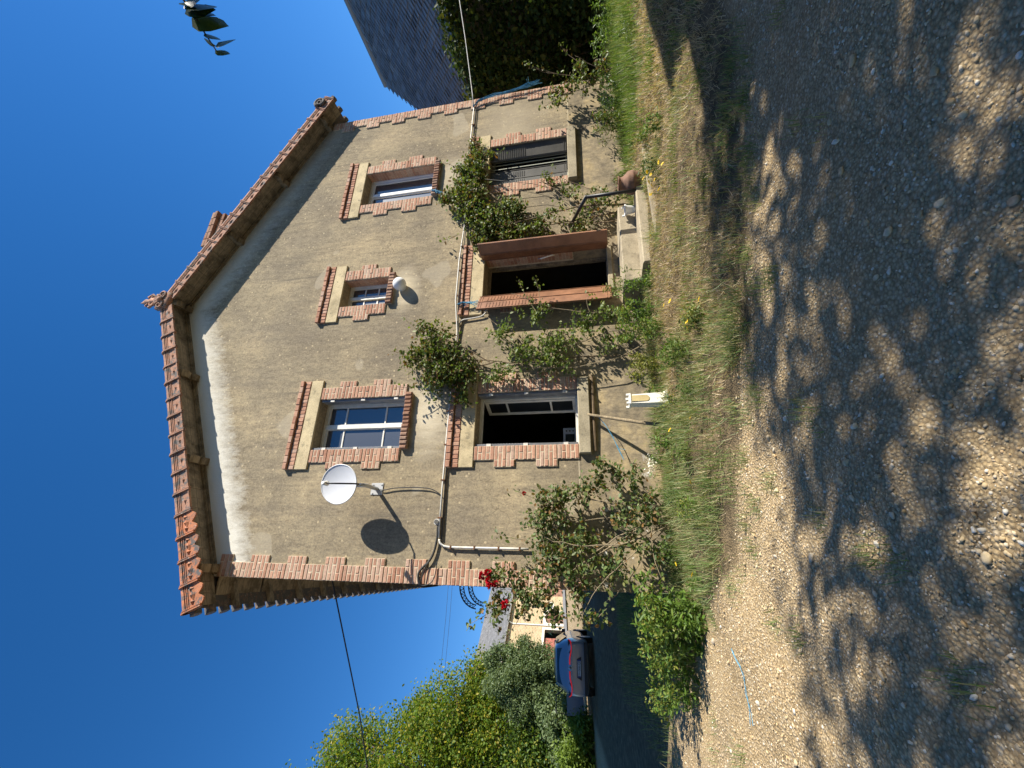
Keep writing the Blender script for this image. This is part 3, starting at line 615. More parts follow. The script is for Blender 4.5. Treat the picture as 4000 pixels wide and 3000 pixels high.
# soffit boards
bm_ = MB().box(-.083, .083, -.19, .19, -.012, .012).mesh('soffit_board'); bm_.materials.append(M['soffit'])
for sg in (1, -1):
    u = -0.35
    x = APX-sg*5.30
    while (x < 4.95 if sg == 1 else x > 5.05):
        o = obj('soffit_board', bm_, None, ROOF); o.location = (x, -0.2, zs(x)+.012+random.uniform(-.003, .003)); o.rotation_euler = (0, -sg*th, random.uniform(-.01, .01)); x += sg*0.17*ct
mb = MB()
for i in range(11): mb.box(-0.40, -0.0+.0, .02+i*1.0, 0.97+i*1.0, zs(-.2)+.0, zs(-.2)+.02)
for i in range(14): mb.obox((-0.42, .3+i*.8, zs(-.42)-.07), (0.46, 0, .46*SL), (0, .08, 0), (0, 0, .085))
mb.build('eave_boards', M['soffit'], ROOF)
# cornice strip where soffit meets the wall
mb = MB()
for sg in (1, -1):
    a, e = APX-sg*4.97, APX
    for y0_, y1_, dz0, dz1 in ((-.045, -.002, -.045, -.004), (-.025, -.002, -.085, -.047)): mb.add([(a, y0_, zs(a)+dz0), (e, y0_, zs(e)+dz0), (e, y0_, zs(e)+dz1), (a, y0_, zs(a)+dz1), (a, y1_, zs(a)+dz0), (e, y1_, zs(e)+dz0), (e, y1_, zs(e)+dz1), (a, y1_, zs(a)+dz1)], [(0, 1, 2, 3), (4, 7, 6, 5), (0, 4, 5, 1), (3, 2, 6, 7), (0, 3, 7, 4), (1, 5, 6, 2)])
mb.build('cornice', M['timber'], ROOF)
# carved purlin ends
pp = [(0.0, -.02), (0.0, -.15), (-.09, -.15), (-.12, -.125), (-.13, -.09), (-.20, -.13), (-.27, -.135), (-.33, -.10), (-.365, -.05), (-.37, -.02)]
pm = MB().prism([(y, z) for y, z in pp], 0, -.06, .06).mesh('purlin_end'); pm.materials.append(M['timber'])
for x in (0.12, 1.80, 3.42, 5.0, 6.65, 8.20, 9.85):
    o = obj('purlin_end', pm, None, ROOF); o.location = (x, 0.0, zs(x)+.0 - (0.03 if x == 5.0 else 0))
# finial at the apex
fin = MB()
def spiral(cx, cz, r0, turns, sgn, y, rad_, a0=0.0, n=26):
    pts = []
    for i in range(n):
        f = i/(n-1); a = a0+sgn*turns*2*math.pi*f; r = r0*(1-.82*f); pts.append((cx+r*math.cos(a), y, cz+r*math.sin(a)))
    return pts
ax, az = 5.0, zs(5.0)
fin.brick(ax-.19, ax+.19, -.47, -.36, az-.06, az+.22, .03)
for s in (-1, 1):
    fin.tube(spiral(ax+s*.12, az+.10, .10, 1.6, s, -.475, .02, math.pi/2), .028, 7, .014)
    fin.tube(spiral(ax+s*.075, az+.30, .075, 1.4, -s, -.46, .02, -math.pi/2), .026, 7, .012)
    fin.tube([(ax+s*.05, -.45, az+.25), (ax+s*.15, -.45, az+.36), (ax+s*.10, -.45, az+.46), (ax+s*.05, -.45, az+.42)], .03, 7, .015)
fin.lathe([(0.0, -.02), (.07, 0), (.09, .08), (.06, .16), (.085, .24), (.05, .32), (.07, .38), (.035, .46), (.0, .56)], 10, (ax, -.42, az+.1))
fin.lathe([(0, -.05), (.05, -.03), (.05, .03), (0, .05)], 10, (ax, -.49, az+.10))
fo = fin.build('finial', M['tile'], ROOF, True); fo['label'] = 'carved terracotta scroll finial at the gable apex'
vol = MB(); vol.tube(spiral(10.22, zs(10.22)+.16, .135, 1.9, -1, -.45, .02, math.pi*0.9), .042, 8, .018); vol.tube(spiral(10.22, zs(10.22)+.16, .135, 1.9, -1, -.40, .02, math.pi*0.9), .042, 8, .018)
vo = vol.build('volute', M['tileroll'], ROOF, True); vo['label'] = 'rolled terracotta volute closing the right verge'
# chimney
CHX0, CHX1, CY0, CY1 = 7.15, 8.02, 0.42, 0.92; czb = zs(7.6)-.3
mb = MB()
zz = czb; i = 0
while zz < 10.30:
    n = 4; s = (CHX1-CHX0)/n
    off = 0 if i % 2 else s/2
    cuts = sorted({CHX0, CHX1, *[min(CHX1, CHX0+off+j*s) for j in range(n)]})
    for a, c in zip(cuts, cuts[1:]):
        if c-a > .03: mb.brick(a+.003, c-.003, CY0-.008+random.uniform(-.003, .003), CY0+.05, zz+.003, zz+.062, .005)
    for j in range(2): mb.box(CHX0-.008, CHX0+.05, CY0+.06+j*.22, CY0+.27+j*.22-.01, zz+.003, zz+.062); mb.box(CHX1-.05, CHX1+.008, CY0+.06+j*.22, CY0+.27+j*.22-.01, zz+.003, zz+.062)
    zz += .066; i += 1
ch = part(MB().box(CHX0, CHX1, CY0, CY1, czb, 10.60).build('chimney', M['mortar'])); ch['label'] = 'weathered brick chimney with stepped cap'
mb.build('bricks', M['brick_dark'], ch, kind='stuff')
cp = MB(); s = (CHX1-CHX0+.1)/5
for lv, (z_, pr) in enumerate(((10.30, .05), (10.385, .02), (10.47, .10), (10.56, .085))):
    for j in range(5):
        w_ = (CHX1-CHX0+2*pr)/5; cp.brick(CHX0-pr+j*w_+.003, CHX0-pr+(j+1)*w_-.004, CY0-pr+random.uniform(-.006, .006), CY1+pr, z_, z_+.078, .008)
cp.build('cap', M['brick_dark'], ch)

# ------------------------------------------------------------------ things on the facade
DSH = thing('satellite_dish', 'round white satellite dish on a bent steel arm beside the upper left window', 'satellite dish', (1.324, 0, 5.03))
def rel(mb, name, mt, parent, loc, smooth=False):
    o = mb.build(name, mt, parent, smooth); o.matrix_parent_inverse = Matrix.Translation((-loc[0], -loc[1], -loc[2])); return o
LD = (1.324, 0, 5.03)
mb = MB().brick(1.235, 1.415, -.012, 0, 4.93, 5.13, .003)
for a, c in ((1.26, 4.96), (1.39, 4.96), (1.26, 5.10), (1.39, 5.10)): mb.tube([(a, -.012, c), (a, -.022, c)], .012, 8)
rel(mb, 'wall_plate', M['galv'], DSH, LD)
rel(MB().tube([(1.324, -.01, 5.03), (1.322, -.33, 5.03), (1.32, -.37, 5.05), (1.32, -.385, 5.10), (1.32, -.385, 5.38)], .030, 10), 'arm', M['galv'], DSH, LD, True)
phi = rad(-8); tilt = rad(9)
nrm = np.array([math.sin(phi)*math.cos(tilt), -math.cos(phi)*math.cos(tilt), math.sin(tilt)]); ex = np.array([math.cos(phi), math.sin(phi), 0]); ez = np.cross(ex, nrm)*-1
ez = np.cross(nrm, ex); ez = ez if ez[2] > 0 else -ez
dc = np.array([1.328, -0.45, 5.41]); rw, rh = .285, .32
mb = MB(); vs = []; fs = []; nseg = 40; nr = 7
for side in (0, 1):
    for i in range(nr+1):
        f = i/nr
        for k in range(nseg):
            a = 2*math.pi*k/nseg; q = dc+ex*rw*f*math.cos(a)+ez*rh*f*math.sin(a)+nrm*(0.045*f*f-.03-side*.008); vs.append(q)
    o0 = side*(nr+1)*nseg
    for i in range(nr):
        for k in range(nseg): k2 = (k+1) % nseg; fs.append((o0+i*nseg+k, o0+i*nseg+k2, o0+(i+1)*nseg+k2, o0+(i+1)*nseg+k))
mb.add(vs, fs); mb.tube([dc+ex*rw*math.cos(a)+ez*rh*math.sin(a)+nrm*.012 for a in np.linspace(0, 2*math.pi, 41)], .009, 6, cap=False)
rel(mb, 'reflector', M['dish'], DSH, LD, True)
b0 = dc-ez*rh*.92; tip = dc+nrm*.40-ez*.10
rel(MB().tube([dc-ez*.30-nrm*.06, b0+nrm*.02-ez*.05, b0+nrm*.10-ez*.04, tip], .012, 8), 'feed_arm', M['black_metal'], DSH, LD, True)
rel(MB().tube([tip+nrm*.03, tip-nrm*.05+ez*.02], .03, 12).tube([tip-nrm*.05+ez*.02, tip-nrm*.075+ez*.03], .036, 12), 'feed_horn', M['plaster_white'], DSH, LD, True)
rel(MB().box(1.29, 1.35, -.43, -.36, 5.16, 5.34), 'bracket', M['galv'], DSH, LD)
LMP = thing('wall_lamp', 'round white globe wall lamp under the small middle window', 'lamp', (5.07, 0, 5.10))
mb = MB(); prof = [(0, -.125)]+[(.125*math.cos(a), .125*math.sin(a)) for a in np.linspace(-1.45, 1.45, 13)]+[(0, .125)]
mb.lathe(prof, 24); gl = mb.build('globe', M['lampglass'], LMP, True); gl.location = (0, -.12, 0)
MB().tube([(0, 0, 0), (0, -.03, 0)], .085, 20).build('base', M['pvc'], LMP)

def cable(name, label, cat, pts, r, mt, n=6, sub=0):
    P = [np.array(p, float) for p in pts]
    for _ in range(sub):
        Q = [P[0]]
        for a, b_ in zip(P, P[1:]): Q += [a*.75+b_*.25, a*.25+b_*.75]
        Q.append(P[-1]); P = Q
    return tag(MB().tube(P, r, n).build(name, mt, None, True), label, cat)
ZP = 3.95
cp_ = cable('conduit', 'pale electrical conduit running along the wall between the storeys', 'pipe', [(0.62, -.035, ZP-.01), (1.4, -.035, ZP), (2.2, -.035, ZP), (3.2, -.035, ZP-.01), (4.0, -.035, ZP-.03), (4.6, -.11, ZP+.02), (5.5, -.11, ZP+.02), (6.3, -.05, ZP), (7.5, -.04, ZP+.02), (8.75, -.035, ZP+.03), (9.75, -.035, ZP+.02)], .013, M['conduit'])
mb = MB()
for x in np.arange(.9, 9.6, .55): mb.box(x-.008, x+.008, -.055, 0, ZP-.03, ZP+.03)
mb.build('clip', M['rust'], cp_)
cable('cable', 'thin black cable fixed beside the pale conduit', 'cable', [(0.6, -.03, ZP-.05), (1.5, -.03, ZP-.035), (3.9, -.03, ZP-.06), (4.6, -.10, ZP-.02), (6.2, -.06, ZP-.035), (8.75, -.03, ZP-.02), (9.7, -.03, ZP-.03)], .008, M['black_cable'])
dp = cable('conduit', 'white conduit dropping down the wall near the left brick corner', 'pipe', [(0.60, -.035, ZP-.02), (0.54, -.035, ZP-.04), (0.50, -.035, ZP-.12), (0.495, -.035, 3.6), (0.495, -.035, 2.62)], .016, M['conduit'], 8, 1)
mb = MB()
for z in (3.75, 3.4, 3.05, 2.75): mb.box(.47, .52, -.058, 0, z-.008, z+.008)
mb.build('clip', M['rust'], dp)
cable('cable', 'black cable looping from the satellite dish plate to the conduit', 'cable', [(1.31, -.03, 4.98), (1.30, -.03, 4.90), (1.335, -.03, 4.75), (1.345, -.03, 4.45), (1.33, -.03, 4.15), (1.27, -.03, 4.02), (1.22, -.035, 3.96)], .008, M['black_cable'], 6, 2)
cable('cable', 'bundle of black cables drooping round the left brick corner', 'cable', [(0.78, -.03, 3.97), (0.62, -.035, 3.96), (0.42, -.035, 3.99), (0.30, -.04, 4.05), (0.24, -.045, 4.12), (0.16, -.05, 4.19), (0.08, -.05, 4.19), (0.02, -.05, 4.17), (-.03, -.02, 4.15), (-.03, .1, 4.1), (-.03, .5, 4.1)], .016, M['black_cable'], 6, 2)
cable('cable', 'loose black cable loop hanging at the left brick corner', 'cable', [(0.30, -.05, 4.05), (0.22, -.06, 4.10), (0.12, -.07, 4.12), (0.01, -.07, 4.16), (-.02, -.07, 4.10), (0.02, -.07, 3.98), (0.12, -.05, 3.94), (0.3, -.04, 3.93)], .007, M['black_cable'], 6, 2)
jb = thing('junction_box', 'small round white junction box on the wall below the dish shadow', 'box', (0.84, 0, 3.99))
MB().tube([(0, 0, 0), (0, -.045, 0)], .042, 14).build('body', M['pvc'], jb); MB().tube([(0, -.045, 0), (0, -.06, 0)], .034, 14).build('lid', M['dark_shutter'], jb)
cable('conduit', 'short pale conduit bending down beside the door lintel', 'pipe', [(3.98, -.03, ZP-.04), (4.18, -.03, ZP-.06), (4.24, -.03, ZP-.10), (4.25, -.03, 3.72), (4.27, -.03, 3.52), (4.31, -.04, 3.44), (4.40, -.05, 3.40)], .012, M['conduit'], 6, 1)
cable('overhead_cable', 'single black overhead line running left from the house corner to the tall tree', 'cable', [(-.02, .3, 5.72), (-2.2, 2.2, 5.95), (-5.0, 4.8, 6.5), (-8, 7.5, 7.3), (-13, 12, 8.9)], .012, M['black_cable'])
for dz, nm in ((0, 'upper of two thin parallel overhead lines beyond the house'), (.35, 'lower of two thin parallel overhead lines beyond the house')): cable('overhead_cable', nm, 'cable', [(6, 34, 15.2-dz), (-4, 33, 14.9-dz), (-12, 32, 14.8-dz), (-22, 31, 15.2-dz)], .012, M['black_cable'])
cable('service_cable', 'grey service cable entering the right end of the facade', 'cable', [(9.72, -.05, ZP+.03), (10.05, -.12, 4.0), (11.3, -.55, 4.12), (13.5, -1.35, 4.38), (17, -2.6, 4.9)], .011, M['conduit'])
cable('training_wire', 'upper thin wire stretched from the rose past the right shutters', 'wire', [(7.28, -.25, 3.61), (7.08, -.14, 2.6), (6.79, -.1, 1.96)], .004, M['black_cable'])
cable('training_wire', 'lower thin wire stretched from the rose past the right shutters', 'wire', [(7.03, -.25, 3.34), (6.83, -.12, 2.5), (6.68, -.1, 2.18)], .004, M['black_cable'])
def twine(label, pts, n, fr, r=.004, seed=0):
    rg = np.random.default_rng(seed); mb = MB(); P = np.array(pts, float)
    for k in range(n):
        Q = [p+rg.normal(0, fr*(0.25+i/len(P)), 3) for i, p in enumerate(P)]; mb.tube(Q, r, 4)
        if k % 2: q = Q[-2]; mb.tube([q, q+rg.normal(0, .06, 3)], r*.8, 4)
    return tag(mb.build('twine', M['twine']), label, 'twine')
twine('frayed blue baler twine hanging down the right brick corner', [(9.72, -.06, 3.98), (9.85, -.08, 3.85), (9.92, -.09, 3.5), (9.96, -.10, 3.1), (10.0, -.11, 2.75), (10.06, -.12, 2.5)], 12, .030, .0045, 1)
twine('knotted blue twine on the brick cap over the door', [(4.52, -.1, 3.93), (4.55, -.11, 3.85), (4.53, -.10, 3.70), (4.50, -.12, 3.55)], 9, .03, .005, 2)
twine('dark blue twine tied beside the sill of the upper right window', [(7.33, -.09, 4.70), (7.30, -.12, 4.62), (7.25, -.1, 4.48)], 8, .03, .006, 3)
twine('blue string looped down below the left ground floor window', [(2.33, -.12, 1.58), (2.18, -.14, 1.48), (2.02, -.13, 1.40), (1.85, -.12, 1.33), (1.7, -.12, 1.28)], 2, .006, .004, 4)
twine('piece of blue twine lying curled on the sunlit gravel', [(x, y, float(gz(x, y))+.012) for x, y in ((-.32, -1.75), (-.38, -1.82), (-.42, -1.9), (-.50, -1.92), (-.60, -1.90), (-.70, -1.92), (-.80, -1.95))], 2, .010, .0022, 5)

# ------------------------------------------------------------------ doorstep, rail, pots
STP = thing('doorstep', 'two cement steps leading up to the open front door', 'steps', (5.0, -.5, .7))
LS = (5.0, -.5, .7)
mb = MB().brick(4.325, 5.80, -.62, 0, 0.5, 1.105, .018); rel(mb, 'landing', M['step'], STP, LS)
mb = MB().brick(4.37, 5.86, -.98, -.622, 0.45, 0.845, .02); rel(mb, 'lower_step', M['step'], STP, LS)
tag(MB().obox((4.55, -1.34, .52), (1.75, .05, .03), (0, .09, 0), (0, 0, .17)).build('kerb_stone', M['step']), 'long low pale edging stone lying in the grass before the steps', 'kerb')
RAIL = thing('handrail', 'black metal handrail slanting down beside the front steps', 'handrail', (5.76, -.95, .72))
LR = (5.76, -.95, .72)
rel(MB().tube([(5.77, -.95, .60), (5.76, -.95, 1.60)], .028, 8), 'post', M['black_metal'], RAIL, LR, True); rel(MB().tube([(5.76, -.965, 1.60), (6.03, -.02, 1.93)], .029, 8), 'rail', M['black_metal'], RAIL, LR, True)
rel(MB().tube([(6.03, -.03, 1.93), (6.03, -.03, 1.72)], .018, 8), 'wall_end', M['black_metal'], RAIL, LR, True)
POT = thing('flower_pot', 'small white pot standing on the lower doorstep', 'pot', (5.60, -.73, .847))
MB().lathe([(0, 0), (.05, 0), (.055, .01), (.075, .13), (.09, .15), (.09, .165), (.078, .165), (.07, .14), (0, .13)], 20).build('bowl', M['white_china'], POT, True)
MB().lathe([(0, .132), (.066, .134), (.06, .15), (.03, .155), (0, .15)], 12).build('soil', M['bark'], POT)
for k in range(3): a = k*2.1+.4; MB().box(-.012, .012, -.012, .012, 0, .045).build('stub', M['white_china'], POT).location = (.083*math.cos(a), .083*math.sin(a), .16)
URN = thing('urn', 'big ribbed terracotta urn standing in the grass by the handrail', 'urn', (5.97, -.92, float(gz(5.97, -.92))-.02))
pf = [(0, 0), (.13, 0), (.20, .06), (.245, .14), (.25, .20), (.22, .27), (.165, .32), (.14, .35), (.135, .39), (.16, .425), (.165, .44), (.14, .445), (.12, .40), (0, .38)]
pf2 = []
for (a, b_), (c, d) in zip(pf, pf[1:]):
    for f in (0, .34, .67):
        z = b_+(d-b_)*f; pf2.append((a+(c-a)*f+(.006*math.sin(z*210) if .05 < z < .3 else 0), z))
pf2.append(pf[-1])
MB().lathe(pf2, 28).build('body', M['urn'], URN, True); URN.scale = (.74, .74, .82)
mb = MB()
for k in range(14): a = random.random()*6.28; r = random.random()*.1; mb.tube([(r*math.cos(a), r*math.sin(a), .38), (r*1.7*math.cos(a), r*1.7*math.sin(a), .47), (r*2.2*math.cos(a+.3), r*2.2*math.sin(a+.3), .48+random.random()*.09)], .004, 4)
mb.build('dead_stems', M['rust'], URN)
PED = thing('planter_column', 'white plaster planter column with an arched tan niche beside the wall', 'planter', (2.33, -.78, .66), rad(8))
mb = MB(); mb.add([(-.075, -.07, .09), (.075, -.07, .09), (.075, .07, .09), (-.075, .07, .09), (-.062, -.06, .50), (.062, -.06, .50), (.062, .06, .50), (-.062, .06, .50)], [(3, 2, 1, 0), (4, 5, 6, 7), (0, 1, 5, 4), (1, 2, 6, 5), (2, 3, 7, 6), (3, 0, 4, 7)])
mb.build('shaft', M['plaster_white'], PED)
mb = MB().brick(-.12, .12, -.115, .115, -.03, .03, .01); mb.add([(-.11, -.105, .03), (.11, -.105, .03), (.11, .105, .03), (-.11, .105, .03), (-.076, -.071, .095), (.076, -.071, .095), (.076, .071, .095), (-.076, .071, .095)], [(0, 1, 5, 4), (1, 2, 6, 5), (2, 3, 7, 6), (3, 0, 4, 7), (4, 5, 6, 7)]); mb.build('base', M['plaster_white'], PED)
mb = MB().box(-.075, .075, -.074, .074, .502, .525)
for a in (-1, 1):
    for c in (-1, 1): mb.box(a*.06-.013, a*.06+.013, c*.06-.013, c*.06+.013, .525, .56)
mb.build('cap', M['plaster_white'], PED)
pts = [(-.045, .27), (.045, .27)]+[(.045*math.cos(a), .0+.455+.0-.0+.0) for a in ()]
arc = [(-.043, .49), (-.043, .31)]+[(.043*math.cos(a), .31+.043*math.sin(a)) for a in np.linspace(math.pi, 2*math.pi, 9)]+[(.043, .49)]
MB().prism([(x, z) for x, z in arc], 1, -.0725, -.06).build('niche', M['niche'], PED)
stk = tag(MB().tube([(1.98, -.72, .60), (2.10, -.52, .98), (2.26, -.27, 1.38), (2.41, -.06, 1.78)], .028, 8, .020).build('wooden_stake', M['stakewood'], None, True), 'rough wooden stake leaning against the wall below the left window', 'stake')
tag(MB().tube([(3.05, -.03, 1.66), (2.4, -.05, 1.66), (1.85, -.03, 1.66)], .022, 6).build('sill_shadow_strip', M['twig']), 'thin dark strip added as the shadow under the left ground floor sill', 'rail')  # dark strip standing in for the shadow below the sill
# trellis arch at the left corner, microwave on a worktop indoors
ARC = thing('iron_bracket', 'black wrought iron lattice brackets curving out from the left side wall', 'bracket', (0, .7, 3.6))
LA = (0, .7, 3.6)
for dy in (.5, .95):
    mb = MB(); A = [(-.02-.30*math.sin(a), dy, 3.46+.28*math.cos(a)) for a in np.linspace(0, 1.5, 9)]; B = [(-.02-.25*math.sin(a), dy, 3.46+.22*math.cos(a)) for a in np.linspace(0, 1.5, 9)]
    mb.tube(A, .010, 6); mb.tube(B, .008, 6)
    for i in range(8): mb.tube([A[i], B[i+1]], .005, 4); mb.tube([A[i], B[i]], .005, 4)
    rel(mb, 'bracket_arm', M['black_metal'], ARC, LA)
MW = thing('microwave', 'white microwave oven just inside the open left window', 'microwave', (2.38, 1.35, 1.98))
MB().brick(-.20, .20, -.15, .15, 0, .24, .008).build('body', M['pvc'], MW); MB().box(-.17, .08, -.158, -.151, .04, .20).build('door', M['glass'], MW)
for k in range(3): MB().tube([(.14, -.151, .06+k*.06), (.14, -.165, .06+k*.06)], .014, 8).build('knob', M['dark_shutter'], MW)
tag(MB().box(1.7, 3.1, .9, 1.7, 1.93, 1.975).build('worktop', M['timber']), 'dark wooden worktop under the open left window', 'worktop')

# ------------------------------------------------------------------ plants
LEAF_V = np.array([(0, 0, 0), (-.26, .28, .05), (-.27, .62, .045), (0, 1, -.06), (.27, .62, .045), (.26, .28, .05)], float)
LEAF_F = np.array([(0, 3, 2, 1), (0, 5, 4, 3)])
def leafcloud(name, P, size, mt, parent, out=None, droop=0.4, jit=.35, kind='stuff', seed=1, flat=0.0, fold=1.0, width=1.0):
    rg = np.random.default_rng(seed); n = len(P)
    ax = rg.normal(0, 1, (n, 3)); ax[:, 2] = ax[:, 2]*.6-droop
    nr = rg.normal(0, .75, (n, 3))+(np.array(out) if out is not None else np.array([0, 0, 1.0]))
    Mx = frames(ax, nr)*(size*(1+jit*rg.uniform(-1, 1, n)))[:, None, None]
    bv = LEAF_V.copy(); bv[:, 2] *= fold; bv[:, 0] *= width
    V, F = inst(bv, LEAF_F, P, Mx)
    return obj(name, np_mesh(name, V, F), mt, parent, kind=kind)
def smooth_path(pts, sub=2):
    P = [np.array(p, float) for p in pts]
    for _ in range(sub):
        Q = [P[0]]
        for a, b_ in zip(P, P[1:]): Q += [a*.75+b_*.25, a*.25+b_*.75]
        Q.append(P[-1]); P = Q
    return P
def climber(name, label, cat, base, stems, blobs, leaf, size, mt, stemmat, seed, strays=None, rmain=.018, dens=1.0, out=(-.1, -.8, .55), group=None):
    """stems: polylines in world space, blobs: (cx,cy,cz, rx,ry,rz, n)"""
    rg = np.random.default_rng(seed); T = thing(name, label, cat, base, 0, group); bs = np.array(base)
    mb = MB(); allp = []
    for st in stems:
        r = rmain*rg.uniform(.6, 1.0); P = smooth_path(st); P = [p+rg.normal(0, .008, 3) for p in P]; mb.tube([p-bs for p in P], r, 6, r*.35); allp += P
    pts = []
    for cx, cy, cz, rx, ry, rz, n in blobs:
        # twigs radiate through the blob, leaves sit on the twigs
        n = int(n*dens); k = max(3, n//14)
        d = unit(rg.normal(0, 1, (k, 3))); q0 = np.array([cx, cy, cz])+d*np.array([rx, ry, rz])*rg.uniform(.05, .45, (k, 1)); q1 = np.array([cx, cy, cz])+d*np.array([rx, ry, rz])*rg.uniform(.65, 1.08, (k, 1))
        q1[:, 1] = np.minimum(q1[:, 1], -.02); q0[:, 1] = np.minimum(q0[:, 1], -.02)
        for a, b_ in zip(q0, q1):
            if rg.random() < .55: mb.tube([a-bs, (a+b_)/2-bs+rg.normal(0, .02, 3), b_-bs], .0045, 4, .002)
            f = rg.uniform(0, 1.05, (n//k+1, 1)); pts.append(a+(b_-a)*f+rg.normal(0, .028, (len(f), 3)))
    if strays:
        for st, n in strays:
            P = smooth_path(st); mb.tube([p-bs for p in P], .006, 5, .002); P = np.array(P)
            i = rg.integers(0, len(P), n); pts.append(P[i]+rg.normal(0, .035, (n, 3)))
    pts = np.concatenate(pts); pts[:, 1] = np.minimum(pts[:, 1], -.03)
    mb.build('stems', stemmat, T)
    leafcloud('foliage', pts-bs, size, mt, T, out, seed=seed+5, jit=.55)
    return T, pts
def flower(parent, loc, r, mt, seed, bs):
    rg = np.random.default_rng(seed); n = 34
    d = unit(rg.normal(0, 1, (n, 3))+np.array([0, -.9, .5])); P = d*r*.25
    nr = np.cross(d, rg.normal(0, 1, (n, 3))); bv = LEAF_V*np.array([1.5, 1, 2.2])
    V, F = inst(bv, LEAF_F, P, frames(d, nr)*(r*rg.uniform(.5, .95, n))[:, None, None]); o = obj('flower', np_mesh('flower', V, F), mt, parent); o.location = np.array(loc)-bs; return o
# left rose
RB = (0.75, -.35, .72)
st = [[(.95, -.35, .70), (.80, -.42, 1.15), (.55, -.40, 1.6), (.25, -.35, 2.0), (-.05, -.35, 2.35)], [(.98, -.3, .70), (.72, -.36, 1.2), (.42, -.35, 1.7), (.18, -.3, 2.2), (.20, -.35, 2.9)], [(.9, -.38, .7), (.68, -.45, 1.0), (.30, -.5, 1.45), (.02, -.5, 1.75), (-.35, -.45, 1.95)],
      [(1.0, -.3, .7), (1.05, -.3, 1.3), (1.15, -.25, 1.9), (1.25, -.2, 2.35)], [(1.02, -.28, .7), (.9, -.25, 1.4), (.85, -.2, 2.1), (.72, -.2, 2.7)], [(.92, -.32, .7), (.55, -.3, 1.05), (.15, -.3, 1.3), (-.1, -.3, 1.6)], [(.9, -.3, .7), (.6, -.5, 1.2), (.5, -.5, 1.75), (.62, -.4, 2.35)], [(1.0, -.36, .7), (1.3, -.35, 1.15), (1.6, -.3, 1.5)]]
T, _ = climber('rose_bush', 'large straggly climbing rose with red blooms against the left house corner', 'rose', RB, st,
    [(.82, -.26, 2.35, .42, .2, .35, 420), (1.15, -.25, 2.25, .28, .18, .42, 300), (.35, -.33, 2.30, .42, .22, .38, 430), (-.05, -.36, 2.55, .33, .22, .36, 330), (.12, -.4, 2.9, .25, .15, .28, 170), (-.22, -.4, 3.02, .28, .16, .3, 150), (.62, -.34, 1.85, .40, .2, .3, 260), (.1, -.4, 1.95, .4, .2, .3, 240), (1.5, -.25, 1.55, .30, .16, .3, 180), (1.25, -.25, 1.75, .22, .15, .3, 130), (-.25, -.45, 2.2, .22, .16, .35, 110), (.95, -.42, 1.25, .3, .2, .3, 110), (-.3, -.45, 1.75, .2, .15, .22, 60), (.7, -.38, 1.35, .45, .22, .3, 200), (.25, -.42, 1.5, .35, .2, .3, 150), (1.1, -.36, 1.05, .4, .2, .25, 170), (.5, -.5, 1.0, .35, .2, .2, 110), (1.45, -.3, 1.2, .3, .15, .25, 110)],
    None, .052, M['rose_leaf'], M['cane'], 21, [([(1.1, -.25, 2.4), (1.2, -.25, 2.65), (1.28, -.3, 2.85)], 26), ([(.6, -.25, 2.6), (.62, -.3, 2.85), (.7, -.3, 3.05)], 24), ([(-.1, -.4, 2.7), (-.3, -.4, 3.1), (-.42, -.42, 3.32)], 40), ([(-.2, -.4, 2.6), (-.45, -.45, 2.75), (-.55, -.45, 2.9)], 30), ([(.6, -.5, 1.1), (.1, -.7, 1.25), (-.15, -.8, 1.15)], 22), ([(.9, -.42, 1.0), (.45, -.62, 1.05), (.2, -.7, .98)], 20)], .012, 1.6)
bs = np.array(RB)
for i, (x, z, r) in enumerate(((.15, 3.15, .062), (.19, 3.08, .055), (.10, 3.05, .06), (.04, 3.03, .06), (.07, 2.97, .05), (-.165, 2.84, .062), (1.185, 2.62, .034))): flower(T, (x, -.48, z), r, M['red_petal'], 40+i, bs)
climber('climbing_shrub', 'dense rounded climber clinging to the wall above the left ground floor window', 'climber', (3.35, -.1, 3.3),
    [[(3.32, -.08, 1.0), (3.36, -.1, 1.9), (3.30, -.09, 2.7), (3.40, -.1, 3.4), (3.4, -.2, 4.2)], [(3.36, -.1, 3.2), (3.1, -.2, 3.9), (3.0, -.3, 4.4)], [(3.36, -.1, 3.3), (3.7, -.2, 3.9), (3.95, -.3, 4.5)]],
    [(3.35, -.26, 4.15, .55, .24, .48, 950), (3.75, -.24, 4.25, .38, .2, .42, 420), (3.0, -.22, 4.0, .36, .2, .42, 420), (3.45, -.22, 4.62, .4, .2, .28, 260), (3.2, -.18, 3.65, .42, .16, .26, 320), (4.0, -.22, 4.45, .25, .15, .22, 130), (2.75, -.18, 3.75, .2, .12, .28, 120)],
    None, .052, M['climb_leaf'], M['twig'], 22, [([(3.5, -.25, 4.6), (3.55, -.28, 4.85), (3.58, -.3, 5.0)], 22), ([(3.9, -.25, 4.5), (4.1, -.28, 4.7), (4.2, -.28, 4.82)], 20), ([(3.0, -.2, 4.3), (2.9, -.25, 4.6), (2.92, -.28, 4.78)], 20), ([(2.8, -.15, 3.7), (2.62, -.16, 3.62), (2.55, -.16, 3.5)], 14)], .02, 1.6)
